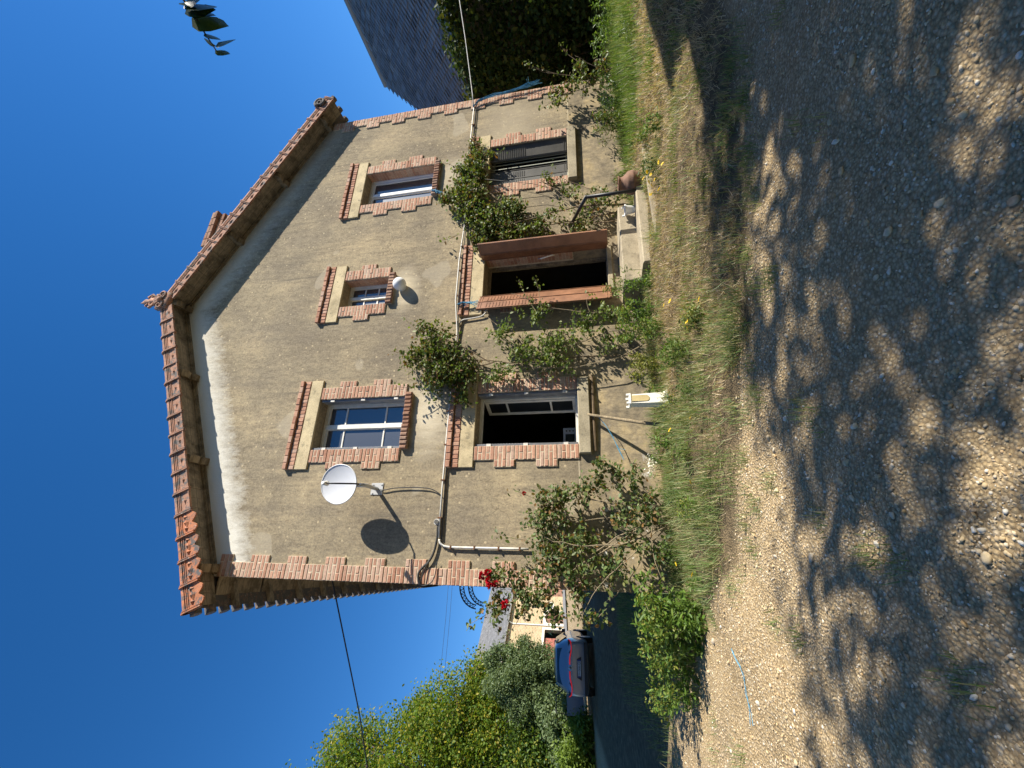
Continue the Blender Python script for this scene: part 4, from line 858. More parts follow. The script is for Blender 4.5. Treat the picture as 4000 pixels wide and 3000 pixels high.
climber('climbing_rose', 'sparse yellow-green climber trailing up the wall between window and door', 'climber', (3.55, -.15, .75),
    [[(3.55, -.25, .72), (3.72, -.28, 1.25), (3.55, -.22, 1.8), (3.35, -.18, 2.5), (3.25, -.15, 3.3)], [(3.6, -.25, .72), (3.95, -.3, 1.2), (4.0, -.35, 1.7), (4.15, -.35, 2.3), (4.45, -.4, 2.9)], [(3.5, -.2, .75), (3.2, -.2, 1.3), (3.1, -.2, 2.0), (3.2, -.15, 2.7)], [(3.3, -.15, 2.6), (3.8, -.2, 3.0), (4.15, -.2, 3.35)], [(3.35, -.15, 1.9), (3.05, -.14, 2.5), (2.95, -.12, 3.2)]],
    [(3.55, -.24, 2.15, .38, .2, .42, 430), (3.45, -.2, 2.75, .36, .18, .38, 350), (3.85, -.28, 1.75, .3, .2, .3, 230), (3.2, -.2, 2.25, .26, .16, .5, 260), (3.8, -.24, 3.05, .36, .18, .3, 230), (4.1, -.32, 2.55, .26, .18, .35, 200), (3.98, -.34, 1.35, .28, .18, .25, 150), (3.1, -.18, 3.1, .25, .14, .35, 200), (3.45, -.24, 1.45, .3, .18, .25, 90)],
    None, .05, M['fresh_leaf'], M['cane'], 23, [([(4.1, -.35, 2.5), (4.45, -.4, 2.7), (4.68, -.42, 2.78)], 34), ([(4.1, -.35, 2.4), (4.5, -.4, 2.45), (4.66, -.42, 2.5)], 26), ([(3.9, -.3, 1.6), (4.2, -.35, 1.7), (4.32, -.36, 1.62)], 22)], .014, 1.25)
climber('climbing_rose', 'dense dark rose bush overhanging the right ground floor window and door', 'climber', (6.4, -.15, .8),
    [[(6.1, -.2, .8), (6.05, -.2, 1.6), (5.95, -.2, 2.3), (6.2, -.2, 3.0), (6.7, -.22, 3.7)], [(6.2, -.2, .8), (6.3, -.25, 1.7), (6.15, -.25, 2.5), (6.0, -.25, 3.3)], [(6.15, -.2, 2.6), (6.6, -.22, 3.2), (7.3, -.22, 3.7), (8.0, -.2, 3.9), (8.5, -.15, 3.95)]],
    [(7.0, -.24, 3.9, .55, .22, .48, 1000), (6.5, -.24, 3.75, .5, .22, .45, 950), (7.5, -.22, 3.85, .42, .2, .42, 650), (7.9, -.18, 3.75, .35, .16, .35, 350), (6.1, -.24, 3.4, .45, .2, .45, 850), (5.85, -.22, 3.0, .35, .18, .45, 520), (6.35, -.22, 3.0, .42, .18, .4, 650), (6.9, -.2, 4.3, .3, .15, .2, 180), (8.35, -.12, 3.85, .25, .1, .22, 120), (5.75, -.2, 3.6, .22, .15, .25, 180), (5.95, -.2, 2.5, .3, .16, .3, 260)],
    None, .056, M['climb_leaf'], M['twig'], 24, [([(7.6, -.2, 4.1), (7.85, -.22, 4.3), (7.9, -.22, 4.45)], 20), ([(7.9, -.15, 3.6), (8.1, -.12, 3.4), (8.12, -.12, 3.2)], 26), ([(6.0, -.2, 4.0), (5.9, -.2, 4.2), (5.95, -.2, 4.35)], 18), ([(8.3, -.1, 3.9), (8.6, -.08, 3.97), (8.8, -.08, 3.9)], 18)], .022, 1.6)
climber('climbing_rose', 'low sparse rose stems beside the handrail and the right shutter', 'climber', (6.2, -.2, .8),
    [[(6.0, -.2, .8), (6.1, -.25, 1.4), (6.35, -.2, 1.8), (6.9, -.15, 2.2), (7.2, -.12, 2.5)], [(6.2, -.3, .8), (6.5, -.3, 1.3), (6.75, -.25, 1.7), (7.1, -.2, 2.1)], [(5.9, -.2, .9), (5.85, -.25, 1.5), (6.0, -.2, 2.2), (6.25, -.15, 2.5)], [(6.4, -.25, .8), (6.2, -.3, 1.2), (5.8, -.3, 1.6)]],
    [(5.95, -.25, 1.65, .35, .18, .4, 330), (6.4, -.25, 1.55, .35, .18, .35, 240), (6.15, -.22, 2.2, .3, .16, .3, 160), (6.75, -.2, 1.9, .25, .14, .25, 120), (7.15, -.14, 2.3, .22, .1, .25, 110), (6.2, -.35, 1.2, .35, .18, .25, 180)],
    None, .05, M['climb_leaf'], M['twig'], 25, [([(6.8, -.2, 2.0), (7.3, -.15, 2.25), (7.55, -.12, 2.2)], 22)], .014)
climber('shrub', 'leafy young shrub with upright shoots at the right house corner', 'shrub', (9.5, -.35, .85),
    [[(9.5, -.3, .85), (9.5, -.35, 1.4), (9.7, -.4, 2.0), (10.0, -.45, 2.6)], [(9.4, -.3, .85), (9.3, -.35, 1.4), (9.1, -.35, 2.1)], [(9.55, -.3, .85), (9.75, -.4, 1.3), (10.1, -.5, 1.7)], [(9.3, -.3, .85), (9.1, -.4, 1.2), (8.9, -.4, 1.5)]],
    [(9.45, -.35, 1.5, .35, .22, .4, 330), (9.35, -.35, 1.95, .3, .18, .35, 220), (9.6, -.4, 1.15, .45, .25, .25, 240), (9.0, -.35, 2.1, .18, .12, .3, 70), (9.9, -.45, 1.55, .25, .18, .25, 120)],
    None, .06, M['climb_leaf'], M['twig'], 26, [([(9.7, -.4, 2.0), (9.95, -.45, 2.45), (10.15, -.48, 2.75)], 44), ([(9.1, -.35, 2.0), (8.95, -.35, 2.3), (8.8, -.35, 2.45)], 24), ([(9.9, -.45, 1.6), (10.25, -.5, 1.9), (10.5, -.55, 2.0)], 26)], .012)
def weed(name, label, loc, h, n, spread, mt, lsize, seed, spray=None, cat='weed', group=None, long=1.0):
    rg = np.random.default_rng(seed); z0 = float(gz(loc[0], loc[1]))-.02; T = thing(name, label, cat, (loc[0], loc[1], z0), 0, group); mb = MB(); pts = []; sp = []
    for i in range(n):
        a = rg.uniform(0, 6.28); r = spread*math.sqrt(rg.random()); hh = h*rg.uniform(.6, 1.1); b0 = np.array([r*.7*math.cos(a), r*.7*math.sin(a), 0.0])
        P = smooth_path([b0, b0+np.array([rg.normal(0, .04), rg.normal(0, .04), hh*.5]), b0+np.array([rg.normal(0, .12*hh)+.25*r*math.cos(a), rg.normal(0, .12*hh)+.25*r*math.sin(a), hh])], 2); mb.tube(P, .004, 4, .002)
        P = np.array(P); m = int(34*hh/.5); k = rg.integers(1, len(P), m); pts.append(P[k]+rg.normal(0, .025, (m, 3)))
        if spray: k = rg.integers(int(len(P)*.72), len(P), 14); sp.append(P[k]+rg.normal(0, .03, (14, 3)))
    mb.build('stems', M['weed_leaf'], T); leafcloud('foliage', np.concatenate(pts), lsize, mt, T, (0, -.4, .8), droop=-.1, seed=seed, width=.55*long)
    if spray: leafcloud('sprays', np.concatenate(sp), lsize*.45, M['golden'], T, (0, 0, 1), droop=-.4, seed=seed+1)
    return T
weed('goldenrod', 'tall bushy green weeds standing at the left house corner', (-.25, -.75), .62, 46, .42, M['weed_leaf'], .075, 31, True)
weed('goldenrod', 'lower green weed clump edging the gravel left of the house', (-.85, -.25), .45, 34, .40, M['weed_leaf'], .07, 32, True)
weed('goldenrod', 'green weeds with yellowish tips at the foot of the climber beside the doorstep', (3.55, -.75), .50, 34, .42, M['weed_leaf'], .06, 33, True)
weed('goldenrod', 'small yellow-green weed clump between planter column and climber', (2.85, -.55), .38, 22, .28, M['golden'], .055, 34, True)
weed('weed', 'green weeds growing in front of the threshold beside the left shutter', (4.42, -.35), .62, 12, .12, M['fresh_leaf'], .05, 35)
weed('weed', 'leafy weed growing beside the lower left end of the doorstep', (4.10, -.9), .42, 12, .2, M['weed_leaf'], .05, 36)
weed('shrub', 'low dark green shrub against the wall under the right window', (7.95, -.45), .60, 30, .32, M['climb_leaf'], .06, 37, cat='shrub')
weed('shrub', 'low leafy shrub at the wall foot between right window and corner', (8.75, -.45), .42, 26, .35, M['dark_leaf'], .06, 38, cat='shrub')
weed('weed', 'bright green leafy weeds on the bank beyond the right house corner', (10.6, -.6), .5, 34, .55, M['weed_leaf'], .07, 39)
rw = np.random.default_rng(404); kw = 0
while kw < 26:
    x, y = (rw.uniform(-.3, 3.6), rw.uniform(-2.3, -.35)) if kw < 17 else (rw.uniform(4.6, 9.5), rw.uniform(-2.2, -1.2) if kw % 2 else rw.uniform(-1.0, -.4))
    if y < yfront(x)+.15 or (4.2 < x < 6.3 and y > -1.4): continue
    weed('weed_tuft', 'ragged leafy green weed tuft rising from the grass bank', (x, y), rw.uniform(.14, .30), int(rw.integers(7, 15)), rw.uniform(.08, .17), M[('weed_leaf', 'dark_leaf', 'fresh_leaf')[kw % 3]], rw.uniform(.035, .06), 500+kw, kw % 4 == 0, group='leafy weed tufts in the grass bank'); kw += 1
wf = weed('alyssum', 'clump of tiny white flowers at the wall foot near the rose', (1.55, -.35), .26, 12, .16, M['weed_leaf'], .03, 41, cat='flowers')
leafcloud('blossom', RNG.normal(0, .07, (130, 3))*np.array([1, 1, .5])+np.array([0, -.02, .24]), .022, M['white_petal'], wf, (0, -.5, .9), seed=42)
# grass
BL_V = np.array([(-.5, 0, 0), (.5, 0, 0), (.38, .5, .10), (-.38, .5, .10), (.06, 1, .34), (-.06, 1, .34)], float); BL_F = np.array([(0, 1, 2, 3), (3, 2, 4, 5)])
def blades(name, XY, ln, wd_, lean, mt, label, seed):
    rg = np.random.default_rng(seed); n = len(XY); a = rg.uniform(0, 6.283, n); le = np.abs(rg.normal(lean, .35, n))
    ax = np.stack([np.cos(a)*np.sin(le), np.sin(a)*np.sin(le), np.maximum(np.cos(le), .06)], -1); nr = np.stack([np.cos(a), np.sin(a), np.zeros(n)], -1)*-1+rg.normal(0, .2, (n, 3))
    Mx = frames(ax, nr); Mx = Mx*np.stack([wd_*rg.uniform(.6, 1.4, n), ln, ln], -1)[:, None, :]
    P = np.stack([XY[:, 0], XY[:, 1], gz(XY[:, 0], XY[:, 1])-.004], -1); V, F = inst(BL_V, BL_F, P, Mx)
    return obj(name, np_mesh(name, V, F), mt, None, kind='stuff', label=label, category='grass')
def field(n, seed, fn):
    rg = np.random.default_rng(seed); X = rg.uniform(-1.3, 12.6, n); Y = rg.uniform(-4.6, -.02, n)
    k = rg.random(n) < fn(X, Y); return X[k], Y[k]
def instrip(X, Y): return np.clip((Y-yfront(X)+.10*np.sin(X*7)+.1*np.sin(X*17))/.35, 0, 1)*((X > 4.3) & (X < 5.87) & (Y > -1.0) == False)
def far_fall(X, Y): return np.clip(1.25-.075*np.hypot(X-.3, Y+6.4), .25, 1)
def d_green(X, Y):
    s = instrip(X, Y)*np.clip(nz(X, Y, 3.1, 1)*1.6-.15, .15, 1); left = np.clip((3.0-X)/1.2, 0, 1)*1.15; wallside = np.clip((Y+1.15)/.5, 0, 1)*.85; band = np.clip((X-7.5)/1.5, 0, 1)*np.clip((Y+1.9)/.5, 0, 1); patch = np.clip((nz(X, Y)-.60)*4, 0, 1)*.6
    return s*np.clip(.12+left*np.clip(nz(X, Y, 1.1, 2)*1.5-.1, .2, 1)+wallside*.8+band+patch, 0, 1)*far_fall(X, Y)
def d_dry(X, Y):
    s = instrip(X, Y); right = np.clip((X-1.2)/1.4, .10, 1); band = 1-.8*np.clip((X-7.5)/1.5, 0, 1)*np.clip((Y+1.7)/.5, 0, 1)
    return s*right*band*np.clip(nz(X, Y, .9, 4)*.9+nz(X, Y, 4.3, 2)*.7-.25, .08, 1)*far_fall(X, Y)
rg = np.random.default_rng(5)
X, Y = field(210000, 3, d_green); n = len(X); left = X < 2.9
blades('green_grass', np.stack([X, Y], -1), np.where(left, rg.uniform(.04, .19, n), rg.uniform(.03, .14, n))*np.where(X > 7.5, 1.6, 1)*(.6+.9*nz(X, Y, 2.3, 5)), .0055*np.where(X > 6, 1.5, 1.0), .85, M['grass_green'], 'fresh green grass growing along the foot of the wall', 6)
X, Y = field(260000, 4, d_dry); n = len(X)
blades('dry_grass', np.stack([X, Y], -1), rg.uniform(.03, .11, n), .0046*np.where(X > 6, 1.5, 1.0), 1.25, M['grass_dry'], 'dry straw coloured grass on the bank in front of the house', 7)
def d_lush(X, Y): return instrip(X, Y)*np.clip((X-6.6)/1.5, 0, 1)*np.clip((Y+1.75+.25*np.sin(X*3))/.45, 0, 1)*np.clip(nz(X, Y, 2.1, 3)*1.4-.1, .2, 1)+instrip(X, Y)*(np.clip((nz(X, Y, 2.7, 7)-.78)*9, 0, 1)*.55)
X, Y = field(90000, 14, d_lush); n = len(X)
blades('lush_grass', np.stack([X, Y], -1), rg.uniform(.05, .17, n)*np.where(X > 6.6, 1.25, .7), .007*np.where(X > 6, 1.3, .8), .55, M['weed_leaf'], 'bright lush green grass under the right window and corner', 16)
# stray tufts on the gravel
TU = []
for i in range(34):
    cx, cy = rg.uniform(-2.5, 4.5), rg.uniform(-4.4, -2.2)
    if cy > yfront(cx)+.1: continue
    k = rg.integers(12, 60); TU.append(np.stack([cx+rg.normal(0, .05, k), cy+rg.normal(0, .05, k)], -1))
for i in range(26):
    cx, cy = rg.uniform(-3.2, -1.0), rg.uniform(-2.6, -.6); k = rg.integers(15, 50); TU.append(np.stack([cx+rg.normal(0, .07, k), cy+rg.normal(0, .07, k)], -1))
for i in range(40):
    cx = rg.uniform(-.2, 4.6); cy = float(yfront(cx))+rg.normal(-.05, .12); k = rg.integers(20, 80); TU.append(np.stack([cx+rg.normal(0, .06, k), cy+rg.normal(0, .06, k)], -1))
TU = np.concatenate(TU); blades('grass_tufts', TU, rg.uniform(.03, .10, len(TU)), .005, .6, M['grass_green'], 'scattered small grass tufts growing through the gravel', 8)
# lane verge grass behind the house corner
X = rg.uniform(-3.0, -.2, 9000); Y = rg.uniform(.6, 5.0, 9000); k = rg.random(9000) < np.clip((X+2.4)/1.6, 0, 1); blades('shaded_grass', np.stack([X[k], Y[k]], -1), rg.uniform(.05, .16, k.sum()), .006, .6, M['grass_green'], 'shaded grass along the side wall behind the left corner', 9)
# yellow flowers
pet = MB()
for k in range(10):
    a = 2*math.pi*k/10; c, s = math.cos(a), math.sin(a); pet.add([(0, 0, 0), (.018*c-.006*s, .018*s+.006*c, .005), (.026*c, .026*s, .004), (.018*c+.006*s, .018*s-.006*c, .005)], [(0, 3, 2, 1)])
pet.lathe([(0, .008), (.006, .006), (.008, .001)], 8); pm_ = pet.mesh('bloom'); pm_.materials.append(M['yellow_petal'])
FL = [(5.35, -1.55), (5.2, -1.62), (5.05, -1.70), (5.12, -1.82), (4.98, -1.86), (5.25, -1.75), (4.85, -1.75), (4.75, -1.92), (5.45, -1.70), (5.02, -1.58), (4.9, -2.2), (4.7, -2.35), (4.35, -1.55), (3.1, -1.9), (2.9, -2.2), (2.8, -2.05), (2.62, -2.25), (2.5, -2.35), (2.72, -2.5), (2.1, -1.55), (1.75, -1.35), (1.7, -1.95), (1.1, -1.75), (.35, -1.0), (.25, -1.25), (3.3, -1.5)]
for i, (x, y) in enumerate(FL):
    h = random.uniform(.10, .19); z = float(gz(x, y)); T = thing('yellow_flower', 'single small yellow hawkweed bloom standing up from the grass', 'flower', (x, y, z), 0, 'yellow blooms scattered in the grass bank')
    MB().tube([(0, 0, -.02), (.01, -.01, h*.5), (0, -.015, h)], .0022, 4).build('stem', M['weed_leaf'], T); o = obj('bloom', pm_, None, T); o.location = (0, -.015, h); o.rotation_euler = (random.uniform(.2, .8), random.uniform(-.3, .3), random.uniform(0, 6)); o.scale = [random.uniform(.9, 1.3)]*3

# ------------------------------------------------------------------ gravel stones
def ico(sub=0):
    import bmesh
    bm = bmesh.new(); bmesh.ops.create_icosphere(bm, subdivisions=sub, radius=1.0); v = np.array([x.co[:] for x in bm.verts]); f = np.array([[y.index for y in x.verts] for x in bm.faces]); bm.free(); return v, f
iv, jf = ico(1)
def rotz_rand(n, rg, tilt=.35):
    a = rg.uniform(0, 6.283, n); b_ = rg.normal(0, tilt, n); c = rg.normal(0, tilt, n); ca, sa = np.cos(a), np.sin(a)
    Rz = np.zeros((n, 3, 3)); Rz[:, 0, 0] = ca; Rz[:, 0, 1] = -sa; Rz[:, 1, 0] = sa; Rz[:, 1, 1] = ca; Rz[:, 2, 2] = 1
    Rx = np.zeros((n, 3, 3)); Rx[:, 0, 0] = 1; Rx[:, 1, 1] = np.cos(b_); Rx[:, 1, 2] = -np.sin(b_); Rx[:, 2, 1] = np.sin(b_); Rx[:, 2, 2] = np.cos(b_)
    Ry = np.zeros((n, 3, 3)); Ry[:, 1, 1] = 1; Ry[:, 0, 0] = np.cos(c); Ry[:, 0, 2] = np.sin(c); Ry[:, 2, 0] = -np.sin(c); Ry[:, 2, 2] = np.cos(c); return Rz@Rx@Ry
def gravel(n, rg, rmin, rmax):
    r = rmin+(rmax-rmin)*rg.random(n)**1.35; a = rg.uniform(rad(-42), rad(88), n); X = CAM[0]+r*np.sin(a); Y = CAM[1]+r*np.cos(a)
    tr = np.exp(-((Y+.12*X+3.9+.15*np.sin(X))/.28)**2)+np.exp(-((Y+.12*X+5.3+.12*np.sin(X*1.2))/.28)**2); dn_ = np.clip(.25+1.3*np.clip(nz(X, Y, .55, 3)*.6+nz(X, Y, 1.9, 1)*.5-.15, 0, 1)-.55*np.clip(tr, 0, 1), .10, 1)
    k = (rg.random(n) < dn_) & (Y < yfront(X)+.15*rg.random(n)) & (Y < .9) & ~((X > 9) & (Y < -5)); return X[k], Y[k]
rg = np.random.default_rng(77); VV = []; FF = []; off = 0; i0, f0 = ico(0)
def cutstone(v, cuts, lo, hi):
    v = v*(1+rg.normal(0, .16, (len(v), 1)))
    for _ in range(cuts):
        nn = unit(rg.normal(0, 1, 3)); dd = v@nn; c = rg.uniform(lo, hi); v = v-np.maximum(dd-c, 0)[:, None]*nn
    return v*np.array([1, rg.uniform(.6, .95), rg.uniform(.35, .6)])
for var in range(18):
    big = var >= 10
    bv, bf = (cutstone(iv, 6, .5, .8), jf) if big else (cutstone(i0, 1, .7, .9), f0)
    X, Y = gravel(1200 if big else 9500, rg, 1.1, 9.0)
    n = len(X); s = np.exp(rg.normal(math.log(.0082 if big else .0048), .40, n)); s = np.clip(s, .003, .026)*(1+.04*np.hypot(X-.3, Y+6.4))
    P = np.stack([X, Y, gz(X, Y)+s*.15], -1); V, F = inst(bv, bf, P, rotz_rand(n, rg)*s[:, None, None]); VV.append(V); FF.append(F+off); off += len(V)
obj('gravel_stones', np_mesh('gravel_stones', np.concatenate(VV), np.concatenate(FF)), M['stone'], None, kind='stuff', label='small loose pale stones covering the gravel drive', category='gravel')
iv2, jf2 = ico(2); sm = []
for k in range(9):
    d = unit(iv2); bv = iv2*(1+.22*np.sin(d@rg.normal(0, 1.6, 3)+rg.uniform(0, 6))[:, None]+.16*np.sin(d@rg.normal(0, 3.2, 3))[:, None]); 
    for _ in range(7):
        nn = unit(rg.normal(0, 1, 3)); dd = bv@nn; c = rg.uniform(.55, .8); bv = bv-np.maximum(dd-c, 0)[:, None]*nn
    bv *= np.array([1, rg.uniform(.65, .95), rg.uniform(.40, .65)]); me = np_mesh('stone', bv, jf2); me.materials.append(M['stone']); sm.append(me)
r = 1.4+5.0*rg.random(260)**1.2; a = rg.uniform(rad(-35), rad(75), 260); BX = CAM[0]+r*np.sin(a); BY = CAM[1]+r*np.cos(a); cnt = 0
for x, y in zip(BX, BY):
    if y > yfront(x)-.15 or cnt >= 190: continue
    s = float(np.clip(np.exp(rg.normal(math.log(.017), .36)), .011, .042)); o = obj('stone', sm[rg.integers(9)]); o.location = (x, y, float(gz(x, y))+s*.16); o.rotation_euler = (rg.normal(0, .2), rg.normal(0, .2), rg.uniform(0, 6.28)); o.scale = (s, s, s)
    tag(o, 'loose angular pale stone lying on the gravel drive', 'stone', 'larger stones lying on the gravel drive'); cnt += 1
# ------------------------------------------------------------------ trees
def tree(name, label, base, trunk_top, r, crowns, size, mt, seed, clump=.35, per=26, group=None, cat='tree', limbs=True, bark=None, droop=.5, width=1.0):
    """crowns: (x,y,z, rx,ry,rz, clumps) in world space"""
    rg = np.random.default_rng(seed); T = thing(name, label, cat, base, 0, group); bs = np.array(base, float); mb = MB()
    top = np.array(trunk_top, float)-bs; mb.tube([(0, 0, -.3), top*.35+rg.normal(0, .06, 3), top*.7+rg.normal(0, .08, 3), top], r, 10, r*.45)
    pts = []
    for cx, cy, cz, rx, ry, rz, nc in crowns:
        c = np.array([cx, cy, cz])-bs; R = np.array([rx, ry, rz]); d = unit(rg.normal(0, 1, (nc, 3))); f = rg.random((nc, 1))**.45; q = c+d*f*R*(1+.12*np.sin(7*d[:, :1]+5*d[:, 2:]))
        if limbs:
            for e in q[:: max(1, nc//14)]:
                s0 = top*rg.uniform(.45, .98); m_ = (s0+e)/2+np.array([0, 0, .12*np.linalg.norm(e-s0)]); mb.tube(smooth_path([s0, m_, e], 1), r*.28, 6, r*.05)
        k = rg.poisson(per, nc)+3
        for e, kk in zip(q, k):
            dn = unit(e-c); pts.append(e+rg.normal(0, clump, (kk, 3))*np.array([1, 1, .75]))
    pts = np.concatenate(pts); mb.build('trunk', bark or M['bark'], T, True)
    leafcloud('crown', pts, size, mt, T, (0, -.1, .9), droop=droop, seed=seed+3, width=width); return T
# shade tree behind the photographer and its overhanging twig
SB = (7.0, -10.6, float(gz(7.0, -10.6)))
ST = tree('shade_tree', 'broad leafy tree behind the viewer whose low twig hangs into the sky', SB, (6.9, -10.5, 4.6), .22,
     [(6.9, -10.4, 6.6, 3.0, 2.9, 2.3, 74), (5.2, -8.8, 6.2, 1.9, 1.7, 1.6, 22), (9.3, -8.9, 5.8, 2.3, 2.0, 2.0, 120), (4.6, -11.6, 6.0, 2.2, 2.0, 1.7, 22), (3.3, -8.6, 6.6, 1.7, 1.6, 1.2, 14)], .12, M['shade_leaf'], 61, .22, 75, droop=.7, width=1.15)  # last crown added overhead to cut sky light on the foreground
dirs = [np.array(d) for d in ((1.205, .41, .905), (1.174, .428, .883), (1.133, .451, .856), (1.106, .466, .840), (1.069, .486, .816))]
tw = [CAM+d*1.75 for d in dirs]; bs = np.array(SB)
MB().tube(smooth_path([(6.6, -10.2, 4.6), (5.2, -8.2, 5.0), (3.8, -6.4, 4.3), tw[0]+np.array([.35, -.25, .25]), tw[0]], 2)-bs, .05, 7, .006).build('low_limb', M['bark'], ST)
MB().tube([p-bs for p in tw], .005, 5, .0025).build('twig', M['twig'], ST)
BIGL = MB(); prof = [(0, 0), (.30, .18), (.40, .40), (.30, .66), (.10, .88), (0, 1)]
vs = [(0, y, -.10*(y-.1)**2) for x, y in prof]+[(x, y, .10*x-.10*(y-.1)**2) for x, y in prof[1:-1]]+[(-x, y, .10*x-.10*(y-.1)**2) for x, y in prof[1:-1]]
BIGL.add(vs, [(0, 6, 1)]+[(i, 5+i, 6+i, i+1) for i in range(1, 4)]+[(4, 9, 5)]+[(0, 1, 10)]+[(i, i+1, 10+i, 9+i) for i in range(1, 4)]+[(4, 5, 13)]); blm = BIGL.mesh('leaf', True); blm.materials.append(M['shade_leaf'])
def px_dir(a, b_):   # stored picture coordinates of a leaf -> direction used once, to hang the real twig
    return _F+((3000-b_)-1500)/FPX*_R+(2000-a)/FPX*_U
for (a0, b0, a1, b1, s) in ((735, 35, 850, 50, 1), (722, 5, 800, 2, .9), (727, 36, 848, 74, 1), (748, 70, 900, 117, 1.05), (720, 10, 765, 38, .9), (798, 130, 865, 163, .9), (797, 152, 843, 183, .8), (852, 165, 922, 168, .9), (840, 197, 902, 217, .85), (745, 14, 848, 45, 1)):
    p0 = CAM+px_dir(a0, b0)*1.75; p1 = CAM+px_dir(a1, b1)*(1.75+random.uniform(-.05, .05)); d = p1-p0; ln = float(np.linalg.norm(d)); yv = d/ln
    view = unit(p0-CAM); side = unit(np.cross(yv, view)); nn = np.cross(side, yv); tl = random.uniform(1.0, 1.25); sd2 = side*math.cos(tl)+nn*math.sin(tl); n2 = np.cross(sd2, yv)
    o = obj('leaf', blm, None, ST); o.matrix_local = Matrix.Translation(Vector(p0-bs)) @ Matrix((list(sd2*ln)+[0], list(yv*ln)+[0], list(n2*ln)+[0], [0, 0, 0, 1])).transposed()
for i, (x, y, h) in enumerate(((-15, -14.5, 10.5), (-9.5, -16, 11.5), (-4, -15.2, 11), (1.5, -16, 11.5), (6.5, -17, 11), (12, -16.5, 11.5), (17.5, -15, 11), (22, -11, 10.5), (-19, -8, 10))):  # unseen trees added behind the viewer to block low sky light
    tree('sky_block_tree', 'unseen tall dark green tree added behind the viewer to cut sky light', (x, y, float(gz(x, y))), (x, y, h*.55), .2, [(x, y, h*.62, 3.1, 2.2, h*.36, 120), (x+.8, y+.4, h*.28, 2.9, 2.0, h*.27, 90)], .34, M['dark_leaf'], 300+i, .45, 24, 'unseen trees added behind the viewer')
def grd(x, y): return (x, y, float(gz(x, y)))
tree('linden_tree', 'tall yellowing green tree overhanging the lane left of the parked car', grd(-9.2, 17.2), (-9.0, 17.2, 10.0), .26,
     [(-9.6, 17.0, 11.6, 3.2, 3.0, 3.3, 330), (-7.3, 17.4, 8.7, 2.4, 2.4, 2.5, 240), (-5.6, 18.0, 7.3, 1.35, 1.5, 1.5, 90), (-8.0, 17.0, 5.6, 2.4, 2.2, 1.9, 170), (-10.8, 17, 7.6, 2.6, 2.6, 3.2, 170), (-11.4, 16.8, 14.6, 2.6, 2.6, 2.6, 170), (-4.9, 18.2, 8.1, .7, .8, .8, 24), (-6.6, 17.8, 10.6, 1.1, 1.2, 1.1, 50), (-8.2, 17.2, 13.6, 1.2, 1.2, 1.4, 50)], .125, M['tree_leaf'], 62, .33, 80)
tree('dark_tree', 'dark green tree standing in shade under the yellowing tree', grd(-6.9, 17.0), (-6.9, 17.0, 3.6), .16, [(-6.6, 16.8, 4.9, 1.7, 1.5, 1.3, 130), (-8.8, 16.6, 4.4, 1.8, 1.5, 1.5, 120)], .12, M['dark_leaf'], 63, .28, 60)
tree('willow_bush', 'big rounded sage green bush in front of the stone barn', grd(-4.4, 16.8), (-4.4, 16.8, 4.4), .12, [(-4.35, 16.6, 5.35, 1.3, 1.3, 1.95, 620), (-5.3, 16.5, 4.7, 1.1, 1.2, 1.4, 260)], .12, M['sage_leaf'], 64, .13, 70, cat='bush', width=.6)
tree('sage_shrub', 'grey-green loose shrub between the car and the tall tree', grd(-5.3, 15.2), (-5.3, 15.2, 3.2), .06, [(-5.3, 15.1, 3.75, .85, .9, .85, 80), (-6.3, 15.0, 3.4, .8, .8, .8, 50)], .12, M['sage_leaf'], 65, .18, 55, cat='shrub')
tree('lime_shrub', 'sunlit lime green shrub on the dry bank beyond the lane', grd(-6.2, 13.8), (-6.2, 13.8, 2.8), .05, [(-6.3, 13.8, 3.0, 1.1, .8, .7, 90), (-5.4, 13.8, 2.8, .6, .6, .5, 34), (-7.6, 13.6, 3.0, 1.0, .8, .8, 60)], .10, M['hedge_leaf'], 66, .16, 65, cat='shrub')

# ------------------------------------------------------------------ parked car
CARP = (-3.05, 11.75); CA = rad(2)      # heading turned to the left of +Y
CAR = thing('parked_car', 'grey-blue hatchback parked in the shade with its driver door open', 'car', (*CARP, float(gz(*CARP))-.02), CA)
CAR.rotation_euler = (rad(6.5), 0, CA)
cm, t, b = mat('car_paint'); b.inputs['Base Color'].default_value = (0.26, 0.28, 0.32, 1); b.inputs['Metallic'].default_value = .4; b.inputs['Roughness'].default_value = .28; b.inputs['Coat Weight'].default_value = .6
M['carglass'] = glass('car_glass', (.01, .012, .014), 1.6); M['tyre'] = simple('tyre_rubber', (.015, .015, .015), .85); M['rim'] = simple('alloy_rim', (.45, .46, .47), .35, .8); M['blackplastic'] = simple('black_plastic', (.02, .02, .022), .5)
rl, t, b = mat('tail_light'); b.inputs['Base Color'].default_value = (.6, .01, .015, 1); b.inputs['Emission Color'].default_value = (1, .03, .03, 1); b.inputs['Emission Strength'].default_value = .15; b.inputs['Roughness'].default_value = .2; M['tail'] = rl
